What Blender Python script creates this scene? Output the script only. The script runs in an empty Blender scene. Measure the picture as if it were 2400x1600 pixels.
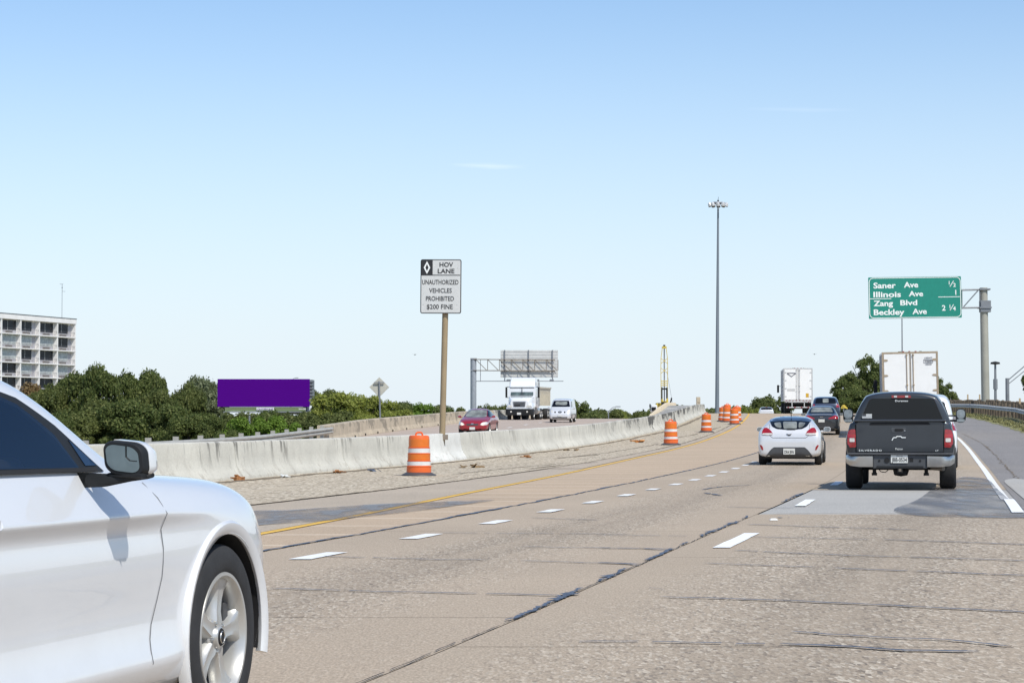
import bpy, bmesh, math, random
import numpy as np
from mathutils import Vector, Matrix
from mathutils.bvhtree import BVHTree
from mathutils.geometry import delaunay_2d_cdt
random.seed(7); RN = np.random.RandomState(7)
R = math.radians
S = bpy.context.scene
C = S.collection
# ------------------------------------------------ camera, world, sun, exposure
F, YH, CH = 5400.0, 1003.0, 1.16
cam = bpy.data.cameras.new('camera'); camo = bpy.data.objects.new('camera', cam); C.objects.link(camo)
cam.sensor_width = 36; cam.lens = 36*F/2400; cam.clip_start = .1; cam.clip_end = 9000
camo.location = (0, 0, CH); camo.rotation_euler = (R(90)+math.atan((YH-800)/F), 0, 0)
cam.dof.use_dof = False
S.camera = camo
SUN_EL, SUN_AZ = 52, 147          # azimuth clockwise from +Y (view direction)
W = bpy.data.worlds.new('World'); S.world = W; W.use_nodes = True
nt = W.node_tree; nt.nodes.clear()
sky = nt.nodes.new('ShaderNodeTexSky'); sky.sky_type = 'NISHITA'; sky.sun_disc = False
sky.sun_elevation = R(SUN_EL); sky.sun_rotation = R(SUN_AZ)
sky.altitude = 150; sky.air_density = 1.0; sky.dust_density = .6; sky.ozone_density = 2.2
bg = nt.nodes.new('ShaderNodeBackground'); bg.inputs[1].default_value = .115
wo = nt.nodes.new('ShaderNodeOutputWorld')
# two faint wisps of high cloud
tc = nt.nodes.new('ShaderNodeTexCoord')
def wisp(px, py, w, h, prev, amt):
    d = Vector(((px-1200)/F, 1, (YH-py)/F)).normalized()
    mp = nt.nodes.new('ShaderNodeMapping'); mp.vector_type = 'TEXTURE'
    mp.inputs['Location'].default_value = d; mp.inputs['Scale'].default_value = (w, 1, h)
    mp.inputs['Rotation'].default_value = (0, R(1.5), 0)
    nt.links.new(tc.outputs['Generated'], mp.inputs[0])
    ln = nt.nodes.new('ShaderNodeVectorMath'); ln.operation = 'LENGTH'
    nt.links.new(mp.outputs[0], ln.inputs[0])
    nz = nt.nodes.new('ShaderNodeTexNoise'); nz.inputs['Scale'].default_value = 1.6; nz.inputs['Detail'].default_value = 4
    nt.links.new(mp.outputs[0], nz.inputs['Vector'])
    ad = nt.nodes.new('ShaderNodeMath'); ad.operation = 'ADD'
    nt.links.new(ln.outputs['Value'], ad.inputs[0]); nt.links.new(nz.outputs[0], ad.inputs[1])
    mr = nt.nodes.new('ShaderNodeMapRange'); mr.inputs[1].default_value = .45; mr.inputs[2].default_value = 1.4
    mr.inputs[3].default_value = amt; mr.inputs[4].default_value = 0
    nt.links.new(ad.outputs[0], mr.inputs[0])
    mx = nt.nodes.new('ShaderNodeMix'); mx.data_type = 'RGBA'
    nt.links.new(mr.outputs[0], mx.inputs[0]); nt.links.new(prev, mx.inputs[6])
    mx.inputs[7].default_value = (8.6, 9.0, 9.6, 1)
    return mx.outputs[2]
sk = wisp(1145, 388, .020, .0016, sky.outputs[0], .22)
sk = wisp(1880, 255, .030, .0014, sk, .08)
hz = nt.nodes.new('ShaderNodeSeparateXYZ'); nt.links.new(tc.outputs['Generated'], hz.inputs[0])
hr = nt.nodes.new('ShaderNodeMapRange'); hr.interpolation_type = 'SMOOTHSTEP'
for i_, v_ in enumerate((-.04, .22, .95, .0)): hr.inputs[i_+1].default_value = v_
nt.links.new(hz.outputs[2], hr.inputs[0])
hm = nt.nodes.new('ShaderNodeMix'); hm.data_type = 'RGBA'; nt.links.new(hr.outputs[0], hm.inputs[0]); tint = nt.nodes.new('ShaderNodeMix'); tint.data_type = 'RGBA'; tint.blend_type = 'MULTIPLY'; tint.inputs[0].default_value = 1; tint.inputs[7].default_value = (.93, 1.015, 1.10, 1); nt.links.new(sky.outputs[0], tint.inputs[6]); nt.links.new(tint.outputs[2], hm.inputs[6]); hm.inputs[7].default_value = (5.7, 6.3, 6.95, 1)
for l_ in list(nt.links):
    if l_.from_node == sky and l_.to_node not in (hm, tint): s_ = l_.to_socket; nt.links.remove(l_); nt.links.new(hm.outputs[2], s_)
nt.links.new(sk, bg.inputs[0]); nt.links.new(bg.outputs[0], wo.inputs[0])
sl = bpy.data.lights.new('sun', 'SUN'); sl.energy = 3.4; sl.angle = R(.6); sl.color = (1, .965, .88)
so = bpy.data.objects.new('sun', sl); C.objects.link(so)
sd = Vector((math.sin(R(SUN_AZ))*math.cos(R(SUN_EL)), math.cos(R(SUN_AZ))*math.cos(R(SUN_EL)), math.sin(R(SUN_EL))))
so.rotation_euler = sd.to_track_quat('Z', 'Y').to_euler(); so.location = (0, 0, 60)
S.view_settings.view_transform = 'Standard'; S.view_settings.look = 'None'
S.view_settings.exposure = .3; S.view_settings.gamma = 1; S.view_settings.use_curve_mapping = False
# ------------------------------------------------ materials
MATS = {}
def M(name, col, rough=.5, metal=0, coat=0, var=.08, scale=4, bump=0, bscale=40, spec=.5, emit=0, fine=0, fscale=60):
    if name in MATS: return MATS[name]
    m = bpy.data.materials.new(name); m.use_nodes = True; n = m.node_tree; b = n.nodes['Principled BSDF']
    b.inputs['Roughness'].default_value = rough; b.inputs['Metallic'].default_value = metal
    b.inputs['Specular IOR Level'].default_value = spec
    b.inputs['Coat Weight'].default_value = coat; b.inputs['Coat Roughness'].default_value = .03
    t = n.nodes.new('ShaderNodeTexCoord')
    nz = n.nodes.new('ShaderNodeTexNoise'); nz.inputs['Scale'].default_value = scale; nz.inputs['Detail'].default_value = 5
    n.links.new(t.outputs['Object'], nz.inputs['Vector'])
    mx = n.nodes.new('ShaderNodeMix'); mx.data_type = 'RGBA'
    mr = n.nodes.new('ShaderNodeMapRange'); mr.inputs[1].default_value = .3; mr.inputs[2].default_value = .7
    n.links.new(nz.outputs[0], mr.inputs[0]); n.links.new(mr.outputs[0], mx.inputs[0])
    mx.inputs[6].default_value = tuple(c*(1-var) for c in col)+(1,)
    mx.inputs[7].default_value = tuple(min(1, c*(1+var)) for c in col)+(1,)
    out = mx.outputs[2]
    if fine:
        f = n.nodes.new('ShaderNodeTexNoise'); f.inputs['Scale'].default_value = fscale; f.inputs['Detail'].default_value = 3
        n.links.new(t.outputs['Object'], f.inputs['Vector'])
        fr = n.nodes.new('ShaderNodeMapRange'); fr.inputs[1].default_value = .3; fr.inputs[2].default_value = .7
        fr.inputs[3].default_value = 1-fine; fr.inputs[4].default_value = 1+fine
        n.links.new(f.outputs[0], fr.inputs[0])
        vm = n.nodes.new('ShaderNodeVectorMath'); vm.operation = 'SCALE'
        n.links.new(out, vm.inputs[0]); n.links.new(fr.outputs[0], vm.inputs['Scale']); out = vm.outputs[0]
    n.links.new(out, b.inputs['Base Color'])
    if bump:
        bz = n.nodes.new('ShaderNodeTexNoise'); bz.inputs['Scale'].default_value = bscale; bz.inputs['Detail'].default_value = 4
        n.links.new(t.outputs['Object'], bz.inputs['Vector'])
        bp = n.nodes.new('ShaderNodeBump'); bp.inputs['Strength'].default_value = bump; bp.inputs['Distance'].default_value = .02
        n.links.new(bz.outputs[0], bp.inputs['Height']); n.links.new(bp.outputs[0], b.inputs['Normal'])
    if emit:
        b.inputs['Emission Color'].default_value = (*col, 1); b.inputs['Emission Strength'].default_value = emit
    MATS[name] = m
    return m
def nd(n, t, **k):
    x = n.nodes.new('ShaderNode'+t)
    for a, v in k.items():
        if a in ('Scale', 'Detail', 'Roughness', 'Distortion', 'Randomness', 'W'): x.inputs[a].default_value = v
        else: setattr(x, a, v)
    return x
def mrange(n, src, a, b, c=0, d=1):
    x = n.nodes.new('ShaderNodeMapRange')
    for i, v in enumerate((a, b, c, d)): x.inputs[i+1].default_value = v
    n.links.new(src, x.inputs[0]); return x.outputs[0]
def mixc(n, fac, a, b, mode='MIX'):
    x = n.nodes.new('ShaderNodeMix'); x.data_type = 'RGBA'; x.blend_type = mode
    for i, v in ((0, fac), (6, a), (7, b)):
        if isinstance(v, (tuple, float, int)): x.inputs[i].default_value = v if not isinstance(v, tuple) else (*v, 1)[:4]
        else: n.links.new(v, x.inputs[i])
    return x.outputs[2]
def mth(n, op, a, b=None):
    x = n.nodes.new('ShaderNodeMath'); x.operation = op
    for i, v in ((0, a), (1, b)):
        if v is None: continue
        if isinstance(v, (float, int)): x.inputs[i].default_value = v
        else: n.links.new(v, x.inputs[i])
    return x.outputs[0]
def newmat(name):
    m = bpy.data.materials.new(name); m.use_nodes = True; MATS[name] = m
    return m, m.node_tree, m.node_tree.nodes['Principled BSDF']
# pavement: exposed aggregate in beige cement with smoother wheel paths; UV u = metres across, v = metres along
def pavement(name, cement, pale, dark, agg=.6, grooves=0., tint=(1, 1, 1), vs=42, bands=()):
    m, n, b = newmat(name)
    t = nd(n, 'TexCoord'); P = t.outputs['Object']; UV = t.outputs['UV']
    big = nd(n, 'TexNoise', Scale=.22, Detail=4); n.links.new(P, big.inputs['Vector'])
    med = nd(n, 'TexNoise', Scale=1.3, Detail=5); n.links.new(P, med.inputs['Vector'])
    el = nd(n, 'Mapping'); el.inputs['Scale'].default_value = (1, .28, 1); n.links.new(P, el.inputs[0])
    v1 = nd(n, 'TexVoronoi', Scale=vs); n.links.new(el.outputs[0], v1.inputs['Vector'])
    sep = nd(n, 'SeparateColor'); n.links.new(v1.outputs['Color'], sep.inputs[0])
    nzf = nd(n, 'TexNoise', Scale=70, Detail=3); n.links.new(el.outputs[0], nzf.inputs['Vector'])
    mp = nd(n, 'Mapping'); mp.inputs['Scale'].default_value = (2.2, .06, 1); n.links.new(UV, mp.inputs[0])
    path = nd(n, 'TexNoise', Scale=1, Detail=3); n.links.new(mp.outputs[0], path.inputs['Vector'])
    pf = mrange(n, path.outputs[0], .36, .66, 0, 1)
    mask = mth(n, 'MULTIPLY', mrange(n, med.outputs[0], .3, .6, .8, 1), mth(n, 'MULTIPLY', mth(n, 'ADD', mth(n, 'MULTIPLY', pf, .6), .4), agg))
    if bands:                                            # (centre, half width): smooth tan cement beside the joints
        su2 = nd(n, 'SeparateXYZ'); n.links.new(UV, su2.inputs[0])
        uu = mth(n, 'ADD', su2.outputs[0], mth(n, 'MULTIPLY', med.outputs[0], .35)); sm = None
        for c_, w_ in bands:
            q = mrange(n, mth(n, 'ABSOLUTE', mth(n, 'SUBTRACT', uu, c_+.17)), w_*.55, w_*1.3, 0, 1)
            sm = q if sm is None else mth(n, 'MULTIPLY', sm, q)
        mask = mth(n, 'MULTIPLY', mask, mth(n, 'ADD', mth(n, 'MULTIPLY', sm, .85), .15))
        oil = None
        for c_ in (1.35, 5.15):
            q = mrange(n, mth(n, 'ABSOLUTE', mth(n, 'SUBTRACT', uu, c_+.17)), .15, .75, .34, 0)
            oil = q if oil is None else mth(n, 'ADD', oil, q)
        oil = mth(n, 'MULTIPLY', oil, mrange(n, path.outputs[0], .3, .6, .3, 1))
    col = mixc(n, mrange(n, big.outputs[0], .3, .7), tuple(c*.93 for c in cement), tuple(min(1, c*1.06) for c in cement))
    col = mixc(n, mth(n, 'MULTIPLY', mask, mrange(n, sep.outputs[0], .6, 1.)), col, pale)
    col = mixc(n, mth(n, 'MULTIPLY', mask, mrange(n, sep.outputs[1], .65, 1.)), col, dark)
    col = mixc(n, mth(n, 'MULTIPLY', mask, .30), col, tuple(c*.72 for c in cement))
    col = mixc(n, .55, col, mixc(n, mrange(n, nzf.outputs[0], .3, .7), (.55, .55, .55), (1.3, 1.3, 1.3)), 'MULTIPLY')
    if bands: col = mixc(n, oil, col, tuple(c*.5 for c in cement))
    st = nd(n, 'TexNoise', Scale=.8, Detail=6, Roughness=.7); n.links.new(P, st.inputs['Vector'])
    col = mixc(n, mrange(n, st.outputs[0], .6, .8, 0, .35), col, tuple(c*.6 for c in cement))
    if grooves:
        su = nd(n, 'SeparateXYZ'); n.links.new(UV, su.inputs[0])
        pp = mth(n, 'PINGPONG', mth(n, 'ADD', su.outputs[1], mth(n, 'MULTIPLY', med.outputs[0], .15)), 1.15)
        col = mixc(n, mrange(n, pp, 0, .13, grooves, 0), col, pale)
    n.links.new(col, b.inputs['Base Color']); b.inputs['Roughness'].default_value = .85
    b.inputs['Specular IOR Level'].default_value = .3
    bp = nd(n, 'Bump'); bp.inputs['Strength'].default_value = .35; bp.inputs['Distance'].default_value = .008
    n.links.new(mth(n, 'ADD', mth(n, 'MULTIPLY', v1.outputs['Distance'], mask), nzf.outputs[0]), bp.inputs['Height'])
    n.links.new(bp.outputs[0], b.inputs['Normal'])
    return m
m_lane_l = pavement('pinkish concrete lane', (.485, .365, .25), (.63, .52, .39), (.24, .19, .15), .3, .95)
m_lane_m = pavement('exposed aggregate lane', (.43, .342, .25), (.78, .69, .555), (.11, .09, .075), 1., .0, vs=54, bands=((-.4, 1.0), (2.9, .75)))
m_lane_r = pavement('exposed aggregate lane worn', (.42, .336, .246), (.78, .69, .555), (.11, .09, .075), 1., .0, vs=52, bands=((3.1, .9), (6.9, .5)))
m_far = pavement('oncoming concrete', (.46, .37, .30), (.58, .50, .42), (.24, .19, .165), .3, .0)
m_gravel = pavement('pebbled median concrete', (.50, .415, .30), (.86, .77, .61), (.15, .11, .075), 1.2, .0, vs=19)
m_edge = pavement('grey shoulder concrete', (.455, .375, .285), (.57, .49, .385), (.22, .19, .165), .3, .0)
m_patch = pavement('pale patch concrete', (.42, .40, .365), (.50, .475, .44), (.26, .25, .24), .25, .15)
m_asph = pavement('weathered asphalt shoulder', (.26, .24, .225), (.37, .345, .325), (.11, .10, .098), .8, .0, vs=50)
m_sand = pavement('sandy median', (.50, .42, .30), (.60, .50, .37), (.26, .21, .15), .8, .0, vs=30)
def concrete(name, base, stain=.85, farstain=.6, pale=(.62, .60, .55)):
    m, n, b = newmat(name)
    t = nd(n, 'TexCoord'); P = t.outputs['Object']
    big = nd(n, 'TexNoise', Scale=.7, Detail=6); n.links.new(P, big.inputs['Vector'])
    col = mixc(n, mrange(n, big.outputs[0], .3, .7), tuple(c*.84 for c in base), tuple(min(1, c*1.1) for c in base))
    fn = nd(n, 'TexNoise', Scale=26, Detail=5); n.links.new(P, fn.inputs['Vector'])
    col = mixc(n, .35, col, mixc(n, mrange(n, fn.outputs[0], .3, .7), (.72, .72, .72), (1.2, 1.2, 1.2)), 'MULTIPLY')
    # vertical run-off streaks from the top edge; UV v = height fraction
    mp = nd(n, 'Mapping'); mp.inputs['Scale'].default_value = (3.0, 3.0, .5); n.links.new(P, mp.inputs[0])
    stn = nd(n, 'TexNoise', Scale=1, Detail=6, Roughness=.65); n.links.new(mp.outputs[0], stn.inputs['Vector'])
    uv = nd(n, 'SeparateXYZ'); n.links.new(t.outputs['UV'], uv.inputs[0])
    top = mrange(n, uv.outputs[1], .25, 1, 0, 1)
    px = nd(n, 'SeparateXYZ'); n.links.new(P, px.inputs[0])
    lo = nd(n, 'TexNoise', Scale=.35, Detail=3); n.links.new(P, lo.inputs['Vector'])
    far = mth(n, 'MULTIPLY', mrange(n, px.outputs[1], 84, 112, stain, farstain*1.4), mth(n, 'ADD', mrange(n, lo.outputs[0], .48, .60), mrange(n, px.outputs[1], 90, 115, 0, .6)))
    k = mth(n, 'MULTIPLY', mth(n, 'MULTIPLY', mrange(n, stn.outputs[0], .53, .60), top), far)
    col = mixc(n, k, col, (.06, .055, .045))
    mp2 = nd(n, 'Mapping'); mp2.inputs['Scale'].default_value = (.9, .36, .9); n.links.new(P, mp2.inputs[0])
    s2 = nd(n, 'TexNoise', Scale=1, Detail=7, Roughness=.7); n.links.new(mp2.outputs[0], s2.inputs['Vector'])
    k3 = mth(n, 'MULTIPLY', mrange(n, mth(n, 'ADD', s2.outputs[0], mrange(n, uv.outputs[1], .1, .95, -.12, .03)), .50, .53), mrange(n, px.outputs[1], 98, 122, 0, farstain*1.5))
    col = mixc(n, k3, col, (.05, .047, .04))
    low = nd(n, 'TexNoise', Scale=3.2, Detail=6, Roughness=.7); n.links.new(P, low.inputs['Vector'])
    k2 = mth(n, 'MULTIPLY', mrange(n, low.outputs[0], .52, .66, 0, .65), mrange(n, uv.outputs[1], 0, .5, 1, .25))
    col = mixc(n, k2, col, (.24, .20, .15))
    col = mixc(n, mrange(n, uv.outputs[1], .93, 1., 0, .35), col, pale)
    n.links.new(col, b.inputs['Base Color']); b.inputs['Roughness'].default_value = .9
    bp = nd(n, 'Bump'); bp.inputs['Strength'].default_value = .3; bp.inputs['Distance'].default_value = .01
    n.links.new(fn.outputs[0], bp.inputs['Height']); n.links.new(bp.outputs[0], b.inputs['Normal'])
    return m
m_barr = concrete('grey barrier concrete', (.56, .535, .46))
m_barr_new = concrete('newer white barrier concrete', (.68, .67, .62), .25, .3)
m_parap = concrete('tan parapet concrete', (.52, .43, .31), .35, .3, (.50, .43, .33))
m_cap = concrete('grey cap concrete', (.40, .385, .35), .8, .8)
def paint(name, col, wear=.35):
    m, n, b = newmat(name)
    t = nd(n, 'TexCoord'); P = t.outputs['Object']
    a = nd(n, 'TexNoise', Scale=30, Detail=6, Roughness=.75); n.links.new(P, a.inputs['Vector'])
    c = mixc(n, mrange(n, a.outputs[0], .58, .68, 0, wear), col, (.36, .30, .25))
    a2 = nd(n, 'TexNoise', Scale=2, Detail=4); n.links.new(P, a2.inputs['Vector'])
    c = mixc(n, mrange(n, a2.outputs[0], .4, .7, 0, .3), c, tuple(x*.8 for x in col))
    n.links.new(c, b.inputs['Base Color']); b.inputs['Roughness'].default_value = .7
    return m
m_white = paint('white road paint', (.80, .79, .76)); m_yellow = paint('yellow road paint', (.72, .43, .06), .3)
m_white_new = paint('fresh white road paint', (.84, .84, .82), .1)
m_seal = M('dark crack sealant', (.080, .098, .135), .6, var=.4, scale=9)
m_crack = M('dark open crack', (.05, .042, .038), .9, var=.3)
m_dirt = M('brown dirt line', (.20, .155, .105), .95, var=.4, scale=3, fine=.4, fscale=25)
def wet(name, col, rough, alpha, edge=.25):
    m, n, b = newmat(name)
    t = nd(n, 'TexCoord'); P = t.outputs['Object']
    mp = nd(n, 'Mapping'); mp.inputs['Scale'].default_value = (1.6, .35, 1); n.links.new(P, mp.inputs[0]); a = nd(n, 'TexNoise', Scale=1.1, Detail=7, Roughness=.65); n.links.new(mp.outputs[0], a.inputs['Vector'])
    b.inputs['Base Color'].default_value = (*col, 1)
    n.links.new(mrange(n, a.outputs[0], .35, .6, alpha*.25, alpha), b.inputs['Alpha'])
    n.links.new(mrange(n, a.outputs[0], .35, .6, rough*2.2, rough), b.inputs['Roughness'])
    return m
m_wet = wet('wet concrete film', (.13, .125, .13), .30, .6)
m_grass = M('dry grass verge', (.20, .19, .075), .95, var=.45, scale=1.4, fine=.45, fscale=14)
m_land = M('scrubby ground', (.16, .15, .07), .95, var=.4, scale=.05, fine=.3, fscale=1.2)
m_white_paint = M('white car paint', (.74, .75, .76), .28, coat=1, var=.012, scale=1.5)
def coupe_paint():
    m, n, b = newmat('white coupe paint')
    t = nd(n, 'TexCoord'); P = t.outputs['Object']; b.inputs['Roughness'].default_value = .3; b.inputs['Coat Weight'].default_value = 1; b.inputs['Coat Roughness'].default_value = .02
    v = nd(n, 'TexVoronoi', Scale=11); n.links.new(P, v.inputs['Vector']); sc = nd(n, 'SeparateColor'); n.links.new(v.outputs['Color'], sc.inputs[0])
    spot = mth(n, 'MULTIPLY', mrange(n, v.outputs['Distance'], .035, .06, 1, 0), mrange(n, sc.outputs[0], .8, .82))
    g = nd(n, 'TexNoise', Scale=2.2, Detail=6, Roughness=.7); n.links.new(P, g.inputs['Vector'])
    z = nd(n, 'SeparateXYZ'); n.links.new(P, z.inputs[0])
    dirt = mth(n, 'MULTIPLY', mrange(n, g.outputs[0], .42, .75), mrange(n, z.outputs[2], .25, .8, .22, .03))
    c = mixc(n, dirt, (.66, .665, .67), (.42, .39, .345)); c = mixc(n, mth(n, 'MULTIPLY', spot, .6), c, (.2, .18, .16))
    n.links.new(c, b.inputs['Base Color']); return m
m_coupe = coupe_paint()
m_silver = M('silver white car paint', (.66, .665, .675), .3, .15, coat=1, var=.015)
m_black_paint = M('black car paint', (.018, .02, .024), .3, coat=1, var=.1, spec=.5)
m_charc = M('charcoal truck paint', (.022, .025, .030), .42, .1, coat=.7, var=.12, scale=3)
m_red_paint = M('red car paint', (.33, .012, .022), .3, .15, coat=1, var=.03)
m_blue_paint = M('dark blue car paint', (.03, .045, .085), .3, .2, coat=1, var=.05)
m_glass = M('dark car glass', (.004, .005, .007), .06, spec=.4, var=.2, scale=1)
m_glass_blue = M('blue tinted car glass', (.006, .020, .050), .06, spec=.45, var=.25, scale=1)
m_glass_lit = M('clear glass over pale interior', (.20, .21, .19), .08, spec=.8, var=.45, scale=3)
m_rubber = M('tyre rubber', (.022, .022, .023), .8, var=.25, scale=8, bump=.1)
m_plastic = M('black plastic', (.014, .015, .016), .6, var=.1, spec=.3)
m_grey_plastic = M('dark grey plastic', (.06, .062, .066), .55, var=.1)
m_alloy = M('silver alloy', (.50, .495, .475), .34, .5, var=.05)
m_chrome = M('satin chrome', (.52, .51, .49), .30, .9, var=.06, scale=7)
m_redlens = M('red lamp lens', (.30, .005, .010), .15, coat=1, var=.25, scale=14)
m_whitelens = M('clear lamp lens', (.62, .60, .55), .15, coat=1, var=.12, scale=20)
m_amber = M('amber lens', (.75, .25, .03), .2, coat=1, var=.1)
m_lampon = M('lit headlamp', (1., .80, .52), .2, emit=1.6)
m_black = M('matt black', (.012, .012, .013), .9, var=.1)
m_plate = M('licence plate white', (.66, .66, .62), .5, var=.04)
m_galv = M('galvanised steel', (.50, .50, .49), .65, .1, var=.15, scale=3)
m_galvd = M('dull grey steel', (.24, .25, .265), .55, .35, var=.15, scale=1.2)
m_rust = M('brown weathered steel', (.20, .165, .13), .7, .2, var=.3, scale=2)
m_tanpost = M('tan painted steel post', (.30, .225, .13), .65, var=.14, scale=1.2)
m_signback = M('unpainted sign back', (.60, .59, .56), .55, .2, var=.08, scale=2)
m_signwhite = M('reflective white sign face', (.58, .58, .56), .5, var=.04, scale=6)
m_signblack = M('black sign print', (.018, .018, .02), .6, var=.1)
m_green = M('green sign face', (.006, .225, .165), .5, var=.05)
m_signletter = M('white sign letters', (.82, .83, .80), .5, var=.03)
m_purple = M('purple poster face', (.072, .0005, .20), .9, var=.02, spec=.1)
m_olive = M('olive green apron', (.16, .20, .095), .7, var=.1)
m_orange = M('orange barrel plastic', (.74, .13, .022), .45, var=.07, scale=6, fine=.05)
m_orange_t = M('orange reflective band', (.66, .16, .015), .4, var=.06, scale=8)
m_band = M('white reflective band', (.66, .66, .64), .4, var=.06, scale=8)
m_wood = M('weathered wood post', (.135, .105, .075), .95, var=.35, scale=5, bump=.3)
m_stake = M('tan marker stake', (.44, .33, .20), .8, var=.1)
m_trailer = M('white trailer panel', (.84, .835, .81), .5, var=.03, scale=2)
m_trailer_side = M('white trailer side', (.74, .75, .77), .4, var=.03)
m_tanframe = M('weathered tan frame', (.36, .285, .20), .65, var=.15, scale=6)
m_yel = M('yellow machine paint', (.62, .46, .06), .45, var=.1)
m_cream = M('cream dump body', (.50, .46, .37), .6, var=.12)
m_bldg = M('pale building concrete', (.80, .775, .75), .85, var=.06, scale=.5)
m_bldg2 = M('pinkish building fin', (.44, .40, .40), .85, var=.06, scale=.5)
m_bldg3 = M('grey balcony panel', (.42, .41, .43), .85, var=.1, scale=.8)
m_bglass = M('dark building glass', (.010, .014, .020), .25, var=.4, scale=1, spec=.2)
m_curtain = M('pale curtain behind glass', (.45, .48, .47), .5, var=.25, scale=1.6)
m_rail = M('dark balcony railing', (.09, .085, .10), .7)
m_brown = M('brown litter', (.30, .13, .045), .9, var=.4, scale=20)
m_bark = M('bark', (.09, .07, .05), .95, var=.3, scale=6, bump=.4)
def foliage(name, c1, c2, c3, trans=.45):
    m, n, b = newmat(name); n.nodes.remove(b)
    out = n.nodes['Material Output']
    g = nd(n, 'NewGeometry'); t = nd(n, 'TexCoord'); oi = nd(n, 'ObjectInfo')
    nz = nd(n, 'TexNoise', Scale=.7, Detail=3); n.links.new(t.outputs['Object'], nz.inputs['Vector'])
    col = mixc(n, mrange(n, nz.outputs[0], .35, .65), c1, c2)
    col = mixc(n, mrange(n, g.outputs['Random Per Island'], .55, 1., 0, .8), col, c3)
    col = mixc(n, .5, col, mixc(n, g.outputs['Random Per Island'], (.7, .7, .7), (1.3, 1.3, 1.3)), 'MULTIPLY')
    d = nd(n, 'BsdfPrincipled'); d.inputs['Roughness'].default_value = .6; d.inputs['Specular IOR Level'].default_value = .25
    n.links.new(col, d.inputs['Base Color'])
    tr = nd(n, 'BsdfTranslucent'); n.links.new(col, tr.inputs[0])
    ms = nd(n, 'MixShader'); ms.inputs[0].default_value = trans
    n.links.new(d.outputs[0], ms.inputs[1]); n.links.new(tr.outputs[0], ms.inputs[2]); n.links.new(ms.outputs[0], out.inputs[0])
    return m
fo_dark = foliage('dark green foliage', (.09, .125, .034), (.14, .175, .048), (.22, .235, .08))
fo_olive = foliage('olive foliage', (.095, .122, .034), (.15, .175, .05), (.22, .23, .08))
fo_pale = foliage('greyish green foliage', (.13, .16, .075), (.19, .22, .11), (.25, .27, .16))
fo_yel = foliage('yellow green foliage', (.20, .235, .04), (.29, .32, .06), (.37, .38, .11))
fo_lime = foliage('bright green foliage', (.10, .17, .018), (.17, .27, .035), (.25, .36, .07))
fo_brown = foliage('rusty brown foliage', (.20, .13, .05), (.27, .18, .08), (.33, .25, .13))
# ------------------------------------------------ mesh helpers
class MB:
    def __init__(s): s.v = []; s.f = []; s.uv = None
    def add(s, vs, fs):
        o = len(s.v); s.v += [tuple(v) for v in vs]; s.f += [tuple(i+o for i in f) for f in fs]; return s
    def box(s, c, d, m=None):
        x, y, z = (k/2 for k in d)
        vs = [Vector((i*x, j*y, k*z)) for i in (-1, 1) for j in (-1, 1) for k in (-1, 1)]
        if m is not None: vs = [m @ v for v in vs]
        vs = [v+Vector(c) for v in vs]
        return s.add(vs, [(0, 1, 3, 2), (4, 6, 7, 5), (0, 4, 5, 1), (2, 3, 7, 6), (0, 2, 6, 4), (1, 5, 7, 3)])
    def cyl(s, a, b, r0, r1=None, n=10, cap=True):
        a = Vector(a); b = Vector(b); r1 = r0 if r1 is None else r1
        q = (b-a).to_track_quat('Z', 'Y'); vs = []
        for p, r in ((a, r0), (b, r1)):
            for i in range(n):
                t = 2*math.pi*i/n; vs.append(p+q @ Vector((r*math.cos(t), r*math.sin(t), 0)))
        fs = [(i, (i+1) % n, n+(i+1) % n, n+i) for i in range(n)]
        if cap: fs += [tuple(range(n-1, -1, -1)), tuple(range(n, 2*n))]
        return s.add(vs, fs)
    def tube(s, pts, r, n=6):
        for a, b in zip(pts, pts[1:]): s.cyl(a, b, r, n=n)
        return s
    def lathe(s, prof, n=24, m=None, caps=False):     # prof: (radius, z) about local Z
        vs = []; k = len(prof)
        for i in range(n):
            t = 2*math.pi*i/n
            for r, z in prof: vs.append(Vector((r*math.cos(t), r*math.sin(t), z)))
        if m is not None: vs = [m @ v for v in vs]
        fs = [(i*k+j, ((i+1) % n)*k+j, ((i+1) % n)*k+j+1, i*k+j+1) for i in range(n) for j in range(k-1)]
        return s.add(vs, fs)
    def prism(s, poly, f, a, b):                       # f(u, v, w) -> 3D
        n = len(poly); vs = [f(u, v, a) for u, v in poly]+[f(u, v, b) for u, v in poly]
        return s.add(vs, [(i, (i+1) % n, n+(i+1) % n, n+i) for i in range(n)]+[tuple(range(n-1, -1, -1)), tuple(range(n, 2*n))])
    def loft(s, rings, close=True, caps=True):
        n = len(rings[0]); vs = [p for r in rings for p in r]; fs = []
        for k in range(len(rings)-1):
            for i in range(n if close else n-1):
                fs.append((k*n+i, k*n+(i+1) % n, (k+1)*n+(i+1) % n, (k+1)*n+i))
        if caps and close: fs += [tuple(range(n-1, -1, -1)), tuple(range((len(rings)-1)*n, len(rings)*n))]
        return s.add(vs, fs)
    def mesh(s, name):
        me = bpy.data.meshes.new(name); me.from_pydata(s.v, [], s.f); me.update()
        bm = bmesh.new(); bm.from_mesh(me); bmesh.ops.recalc_face_normals(bm, faces=bm.faces); bm.to_mesh(me); bm.free()
        return me
    def build(s, name, mat, parent=None, smooth=False, bevel=0, **tg):
        me = s.mesh(name); me.materials.append(mat)
        if smooth:
            me.polygons.foreach_set('use_smooth', [True]*len(me.polygons)); me.set_sharp_from_angle(angle=R(smooth if smooth > 1 else 38))
        o = bpy.data.objects.new(name, me); C.objects.link(o); o.parent = parent
        if bevel:
            b = o.modifiers.new('bevel', 'BEVEL'); b.width = bevel; b.segments = 2; b.limit_method = 'ANGLE'; b.angle_limit = R(40)
        if tg: tag(o, **tg)
        return o
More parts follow.
